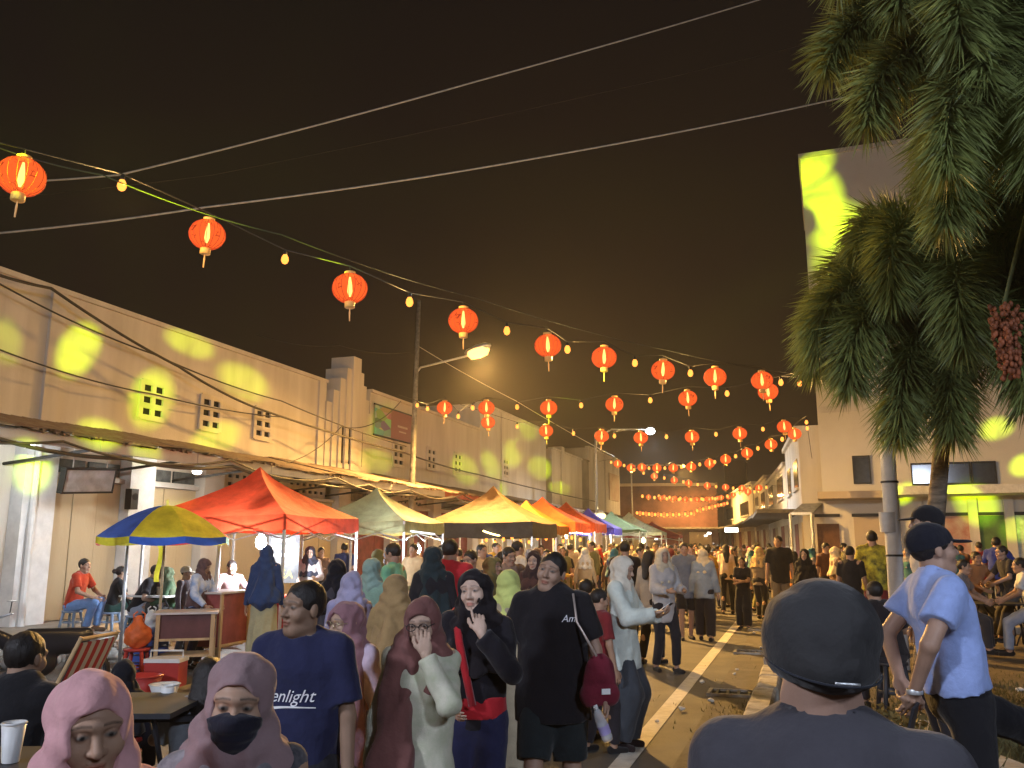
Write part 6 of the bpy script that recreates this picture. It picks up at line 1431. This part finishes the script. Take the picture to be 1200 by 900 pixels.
# --- the people shopping in the middle distance (own build each)
MID = [ # px, top, d, turn, label, mats, kwargs
 (413, 671, 6.9, 172, 'person in a long lavender headscarf seen from behind', dict(top=cloth(150, 146, 176), bottom=cloth(120, 116, 140), hijab=cloth(158, 154, 182)), dict(sex='f', hijab=dict(len=.55, r=.25), top=dict(sleeve='long', hem=.5, flare=.2), bottom='skirt')),
 (396, 656, 8.6, 160, 'person in a short black headscarf walking by the sage tent', dict(top=cloth(60, 58, 66), bottom=cloth(50, 50, 56), hijab=cloth(26, 26, 34)), dict(sex='f', hijab=dict(len=.3, r=.22), top=dict(sleeve='long', hem=.6))),
 (436, 655, 8.4, 150, 'person in a mint green headscarf and sage tunic', dict(top=cloth(132, 160, 142), bottom=cloth(110, 130, 118), hijab=cloth(134, 158, 148)), dict(sex='f', hijab=dict(len=.42, r=.23), top=dict(sleeve='long', hem=.45, flare=.2), bottom='skirt')),
 (462, 637, 10.2, -118, 'person in a mint green shirt looking down at a stall', dict(top=cloth(116, 176, 140), bottom=cloth(50, 50, 60)), dict(head=(0, -16, 0), top=dict(sleeve='short'))),
 (464, 674, 6.2, 168, 'person in a long khaki headscarf seen from behind', dict(top=cloth(150, 124, 84), bottom=cloth(146, 122, 84), hijab=cloth(156, 128, 88)), dict(sex='f', hijab=dict(len=.62, r=.28), top=dict(sleeve='long', hem=.45, flare=.22), bottom='skirt')),
 (508, 641, 8.6, 178, 'person in a dark teal cap and long black coat seen from behind', dict(top=cloth(34, 34, 40), bottom=cloth(30, 30, 34), hijab=cloth(40, 52, 56)), dict(sex='f', hijab=dict(len=.5, r=.24), top=dict(sleeve='long', hem=.5, flare=.2), bottom='skirt')),
 (527, 632, 8.9, 165, 'person in a bright red shirt seen from behind', dict(top=cloth(186, 44, 52), bottom=cloth(50, 44, 50)), dict(top=dict(sleeve='short', loose=.02), fat=1.08)),
 (552, 645, 10.5, -30, 'person in a dark shirt beside the bright red shirt', dict(top=cloth(56, 52, 58), bottom=cloth(40, 40, 44)), dict()),
 (576, 652, 9.4, 60, 'person in an olive shirt with a lime sash', dict(top=cloth(106, 98, 58), bottom=cloth(60, 58, 50), hijab=cloth(110, 100, 60)), dict(sex='f', hijab=dict(len=.35, r=.22), top=dict(sleeve='long', hem=.6))),
 (596, 668, 6.9, 150, 'person in a cream and lime headscarf behind the black shirt', dict(top=cloth(164, 152, 128), bottom=cloth(140, 130, 110), hijab=cloth(196, 204, 120)), dict(sex='f', hijab=dict(len=.34, r=.23), top=dict(sleeve='long', hem=.5, flare=.2), bottom='skirt')),
 (596, 641, 11.0, 30, 'person in a taupe shirt facing the tan tent', dict(top=cloth(134, 112, 98), bottom=cloth(60, 56, 56)), dict(top=dict(sleeve='short', loose=.02))),
 (626, 646, 10.6, -20, 'person in a dark brown headscarf and coat before the tan tent', dict(top=cloth(72, 50, 48), bottom=cloth(50, 40, 40), hijab=cloth(54, 40, 42)), dict(sex='f', hijab=dict(len=.34, r=.22), top=dict(sleeve='long', hem=.55), skin=(.45, .3, .22))),
 (606, 634, 14.0, 120, 'person in a white shirt shopping under the tan tent', dict(top=cloth(206, 196, 180), bottom=cloth(60, 60, 66)), dict(top=dict(sleeve='long'))),
 (686, 668, 8.2, 165, 'person in a royal blue shirt crouching past the black shirt', dict(top=cloth(44, 60, 140), bottom=cloth(40, 40, 50)), dict(H=1.4, top=dict(sleeve='short'))),
 (700, 690, 7.6, 120, 'child in a dark red shirt beside the royal blue shirt', dict(top=cloth(120, 40, 44), bottom=cloth(44, 40, 44)), dict()),
 (732, 634, 13.5, 176, 'person in a black shirt just beyond the white headscarf', dict(top=cloth(36, 33, 36), bottom=cloth(46, 44, 46)), dict(fat=1.08)),
 (760, 645, 13.0, 150, 'person in a pale grey top and black trousers by the stalls', dict(top=cloth(168, 158, 146), bottom=cloth(36, 34, 38)), dict(sex='f', hair='long', top=dict(sleeve='long'))),
 (776, 642, 12.2, 30, 'person in a beige headscarf and loose grey shirt', dict(top=cloth(168, 164, 162), bottom=cloth(34, 34, 40), hijab=cloth(190, 176, 150)), dict(sex='f', hijab=dict(len=.24, r=.18), top=dict(sleeve='long', hem=.68, loose=.02), hands={1: dict(t=(.12, .32, 1.12)), -1: dict(t=(-.14, .3, 1.12))})),
 (801, 636, 16.2, 12, 'person in a denim jacket and black shorts standing on the road', dict(top=cloth(98, 104, 116), bottom=cloth(30, 28, 32)), dict(bottom='shorts', top=dict(sleeve='long', hem=.72, loose=.02))),
 (823, 643, 16.0, 175, 'person in a floral headscarf and grey blue top carrying a pouch', dict(top=cloth(132, 140, 146), bottom=cloth(40, 36, 40), hijab=cloth(206, 182, 142)), dict(sex='f', hijab=dict(len=.2, r=.16), top=dict(sleeve='long', hem=.78, loose=.02), wide=1.5)),
 (850, 638, 22.0, 170, 'person with long hair in a pale pink top and black trousers', dict(top=cloth(216, 186, 160), bottom=cloth(34, 32, 36)), dict(sex='f', hair='long', top=dict(sleeve='long', hem=.84))),
 (868, 653, 18.2, -8, 'person all in black with folded arms and wide trousers', dict(top=cloth(32, 30, 36), bottom=cloth(28, 27, 32)), dict(sex='f', hair='long', wide=1.6, top=dict(sleeve='short'), hands={1: dict(t=(-.06, .22, 1.14), pole=(1, .2, -.8)), -1: dict(t=(.06, .24, 1.10), pole=(-1, .2, -.8))})),
 (912, 628, 19.0, -4, 'tall person in a black shirt and khaki trousers beside the kerb', dict(top=cloth(34, 32, 34), bottom=cloth(120, 108, 92)), dict(top=dict(sleeve='short', loose=.02))),
 (888, 641, 20.5, 160, 'person in a tan headscarf and grey backpack straps', dict(top=cloth(132, 118, 100), bottom=cloth(40, 38, 40), hijab=cloth(206, 172, 118)), dict(sex='f', hijab=dict(len=.24, r=.19), top=dict(sleeve='long'))),
 (942, 643, 17.0, -10, 'person in a black headscarf and black cape by the kerb', dict(top=cloth(30, 28, 30), bottom=cloth(28, 28, 30), hijab=cloth(28, 26, 30)), dict(sex='f', hijab=dict(len=.45, r=.26), top=dict(sleeve='long', hem=.6), skin=(.45, .3, .22))),
 (930, 646, 21.0, 170, 'person in an orange brown shirt behind the tall black shirt', dict(top=cloth(170, 110, 60), bottom=cloth(60, 50, 44)), dict(sex='f', hair='long')),
 (978, 641, 18.5, 120, 'person in a white headscarf near the porch posts', dict(top=cloth(120, 90, 70), bottom=cloth(60, 50, 46), hijab=cloth(220, 196, 156)), dict(sex='f', hijab=dict(len=.36, r=.22), top=dict(sleeve='long', hem=.6))),
 (967, 636, 20.0, 30, 'person in a brown shirt near the porch posts', dict(top=cloth(96, 60, 40), bottom=cloth(40, 36, 36)), dict()),
 (995, 640, 15.0, 165, 'person in a black shirt behind the flat cap', dict(top=cloth(34, 33, 36), bottom=cloth(40, 38, 38)), dict()),
 (1022, 622, 15.5, 175, 'person in a yellow and black printed jersey by the white pole', dict(top=mat('yellow_black_print', (.60, .50, .04), .85, var=1, vscale=9, vcol=(.03, .03, .02)), bottom=cloth(120, 44, 40)), dict(top=dict(sleeve='short', loose=.02))),
]
for k, (px, py, d, turn, lb_, mats_, kw) in enumerate(MID):
    kw = dict(kw); kw.setdefault('H', Hd(px, py, d)); far = d > 11
    kw.setdefault('feet', {1: dict(t=(.10, .10 * (-1)**k, .085)), -1: dict(t=(-.10, -.12 * (-1)**k, .085))})
    add_person(G(px, d), turn, lb_, mats_, seed=200 + 7 * k, res=.021 if far else .015, hres=.012 if far else .008, lo=far, shoe=True, **({**dict(head=(random.uniform(-15, 15), random.uniform(-10, 4), 0)), **kw}))
# right side: man on a step, seated café
st_ = G(1090, 6.3); sb_ = empty('concrete_step', st_, .4, 'square concrete step beside the slim palm trunk', 'step'); MB().box((0, 0, .12), (.8, .8, .24)).build('block', CONC, sb_); MB().box((0, 0, .25), (.84, .84, .02)).build('slab', KERBM, sb_)
add_person((st_.x, st_.y, .26), -70, 'person in a white shirt and black cap standing behind the blue shirt', dict(top=cloth(196, 186, 172), bottom=cloth(40, 38, 42), cap=cloth(24, 24, 28)), H=Hd(1100, 594, 6.3, .26), seed=401, res=.014, hres=.008, cap='baseball', head=(-12, 4, 0), top=dict(sleeve='long', hem=.78, loose=.015))
seated(1034, 676, 9.2, -150, 'person in black seated low beside the white pole', dict(top=cloth(32, 30, 34), bottom=cloth(44, 42, 46)), 'dark stool beside the white pole', z=0.0, floor_m=PDK, seed=405, lean=22, top=dict(sleeve='short', loose=.02))
for k, (px, py, d, turn, lb_, c1_, c2_, hj) in enumerate(((1166, 628, 16.5, 170, 'person in a blue shirt seated at the forecourt café', (48, 60, 130), (40, 40, 46), None), (1182, 638, 15.0, -60, 'person in a dark shirt seated beside the blue shirt', (40, 38, 40), (70, 66, 64), None),
        (1204, 652, 13.4, -85, 'person in a white shirt and pale jeans seated at the forecourt edge', (206, 206, 206), (150, 156, 170), None), (1136, 645, 15.6, 40, 'person in a tan shirt seated under the red poster', (170, 120, 80), (60, 56, 56), None), (1116, 654, 14.0, 80, 'person in a grey shirt seated near the slim palm', (110, 104, 104), (50, 48, 50), None))):
    seated(px, py, d, turn, lb_, dict(top=cloth(*c1_), bottom=cloth(*c2_)), 'dark stool under the ' + lb_[lb_.index('in a ') + 5:lb_.index(' seated')], z=.05, floor_m=PDK, seed=410 + k, res=.018)
table(G(1160, 14.6, .05), .3, 1.0, .7, .72, PDK, 'dark café table on the forecourt')
# --- crowd built from shared bodies
PAL_ = dict(black=(32, 30, 34), white=(208, 198, 180), grey=(128, 124, 122), navy=(44, 52, 92), maroon=(104, 40, 44), beige=(184, 160, 124), olive=(98, 96, 60), teal=(56, 100, 104), pink=(198, 140, 136), brown=(92, 66, 52), red=(170, 48, 44), mustard=(190, 146, 50))
PTN = dict(flowered=((150, 60, 70), (206, 190, 170), 22), checked=((50, 56, 90), (170, 166, 160), 30), mottled=((60, 74, 60), (150, 140, 110), 18))
def pal(nm):
    if nm in PTN:
        a, b_, s_ = PTN[nm]; return mat('print_' + nm, srgb(*a), .9, var=1.0, vscale=s_, vcol=srgb(*b_))
    return cloth(*PAL_[nm])
TPL = [('tee', dict(H=1.68, seed=1)), ('tee', dict(H=1.66, bottom='shorts', seed=2, feet={1: dict(t=(.1, .2, .085)), -1: dict(t=(-.1, -.2, .1))})), ('tunic', dict(H=1.56, sex='f', hijab={}, bottom='skirt', top=dict(sleeve='long', hem=.5, flare=.2), seed=3)),
       ('top', dict(H=1.57, sex='f', hijab=dict(len=.24, r=.19), top=dict(sleeve='long', hem=.72), wide=1.4, seed=4, feet={1: dict(t=(.1, -.14, .085)), -1: dict(t=(-.1, .14, .085))})), ('top', dict(H=1.58, sex='f', hair='long', seed=5)), ('shirt', dict(H=1.70, top=dict(sleeve='long', hem=.78), seed=6, feet={1: dict(t=(.1, .16, .085)), -1: dict(t=(-.1, -.18, .1))})),
       ('top', dict(H=1.57, sex='f', hijab=dict(len=.4, r=.24), top=dict(sleeve='long', hem=.6), seed=7, hands={1: dict(t=(.1, .32, 1.15)), -1: dict(t=(-.1, .3, 1.12))})), ('shirt', dict(H=1.69, seed=8, fat=1.1, hands={1: dict(t=(.1, .3, 1.2)), -1: dict(t=(-.14, .26, 1.05))}))]
TM = []
for nm, kw in TPL:
    parts, _ = figure(res=.025, hres=.016, lo=True, shoe=True, **kw); TM.append((nm, kw, [(n_, part_mesh(n_, V, F, cl), key) for n_, V, F, cl, key in parts]))
def crowd(loc, turn, ti, c1_, c2_, c3_, where, group, s=1.0):
    nm, kw, parts = TM[ti]
    lb_ = 'person in a %s %s and %s %s%s %s' % (c1_, nm, c2_, 'skirt' if kw.get('bottom') == 'skirt' else kw.get('bottom', 'trousers'), ' with %s headscarf' % c3_ if 'hijab' in kw else '', where)
    r = empty('person', loc, face_dir(loc, turn), lb_, 'person', group); r.scale = (s, s, s)
    for n_, m_, key in parts:
        mm = SKIN if key == 'skin' else HAIR if key == 'hair' else pal({'top': c1_, 'bottom': c2_, 'hijab': c3_, 'shoe': 'black'}[key])
        inst(n_, m_, r, mat=mm)
cr = random.Random(21); names = list(PAL_) + ['flowered', 'checked', 'mottled']; dark = ['black', 'black', 'navy', 'grey', 'brown', 'olive']
def lane(Y): return -.17 * max(0, Y - 42)
placed = []
def spawn(n, y0, y1, x0, x1, where, group, away=.5):
    k = 0; tries = 0
    while k < n and tries < 4000:
        tries += 1; Y = y0 + (y1 - y0) * cr.random(); X = cr.uniform(x0, x1) + lane(Y)
        if any((X - a)**2 + (Y - b)**2 < .36 for a, b in placed): continue
        placed.append((X, Y)); k += 1
        crowd(Vector((X, Y, 0.02)), cr.choice([175, 160, 195, 0, 20, -25, 90]) + cr.uniform(-25, 25), cr.randrange(8), cr.choice(names + dark * 2), cr.choice(dark), cr.choice(names), where, group, cr.uniform(.95, 1.05))
for px, py, d, *_ in MID: p = G(px, d); placed.append((p.x, p.y))
spawn(32, 18.5, 27, -5.6, -1.8, 'in the lantern crowd', 'dense crowd under the middle lantern strings')
spawn(70, 23, 40, -6.3, -1.1, 'in the lantern crowd', 'dense crowd under the middle lantern strings')
spawn(64, 40, 66, -6.6, -1.2, 'in the far crowd', 'far crowd towards the street bend')
spawn(24, 12.5, 23, -7.1, -4.6, 'browsing the tents', 'shoppers along the market tents')
spawn(14, 22, 33, -.3, 4.6, 'before the porch', 'people before the porch')
spawn(7, 16, 30, -10.4, -9.6, 'keeping a stall', 'stall keepers behind the tables')
print('tris', sum(len(m.loop_triangles) if m.loop_triangles else sum(len(p.vertices) - 2 for p in m.polygons) for m in bpy.data.meshes if len(m.polygons) < 400000))
# ------------------------------------------------------------------ haze added to give the lamps soft bloom-like halos
HZ = bpy.data.materials.new('halo_haze'); HZ.use_nodes = True; n = HZ.node_tree.nodes; n.clear()
o_ = n.new('ShaderNodeOutputMaterial'); pv = n.new('ShaderNodeVolumePrincipled'); pv.inputs['Color'].default_value = (.93, .90, .86, 1); pv.inputs['Density'].default_value = .00065; pv.inputs['Anisotropy'].default_value = .35
HZ.node_tree.links.new(pv.outputs[0], o_.inputs['Volume'])
hz = MB().box2((-405, -65, -1.2), (405, 505, 21)).build('haze', HZ); tag(hz, 'thin haze added over the street for halos around lamps', 'haze', kind='stuff')
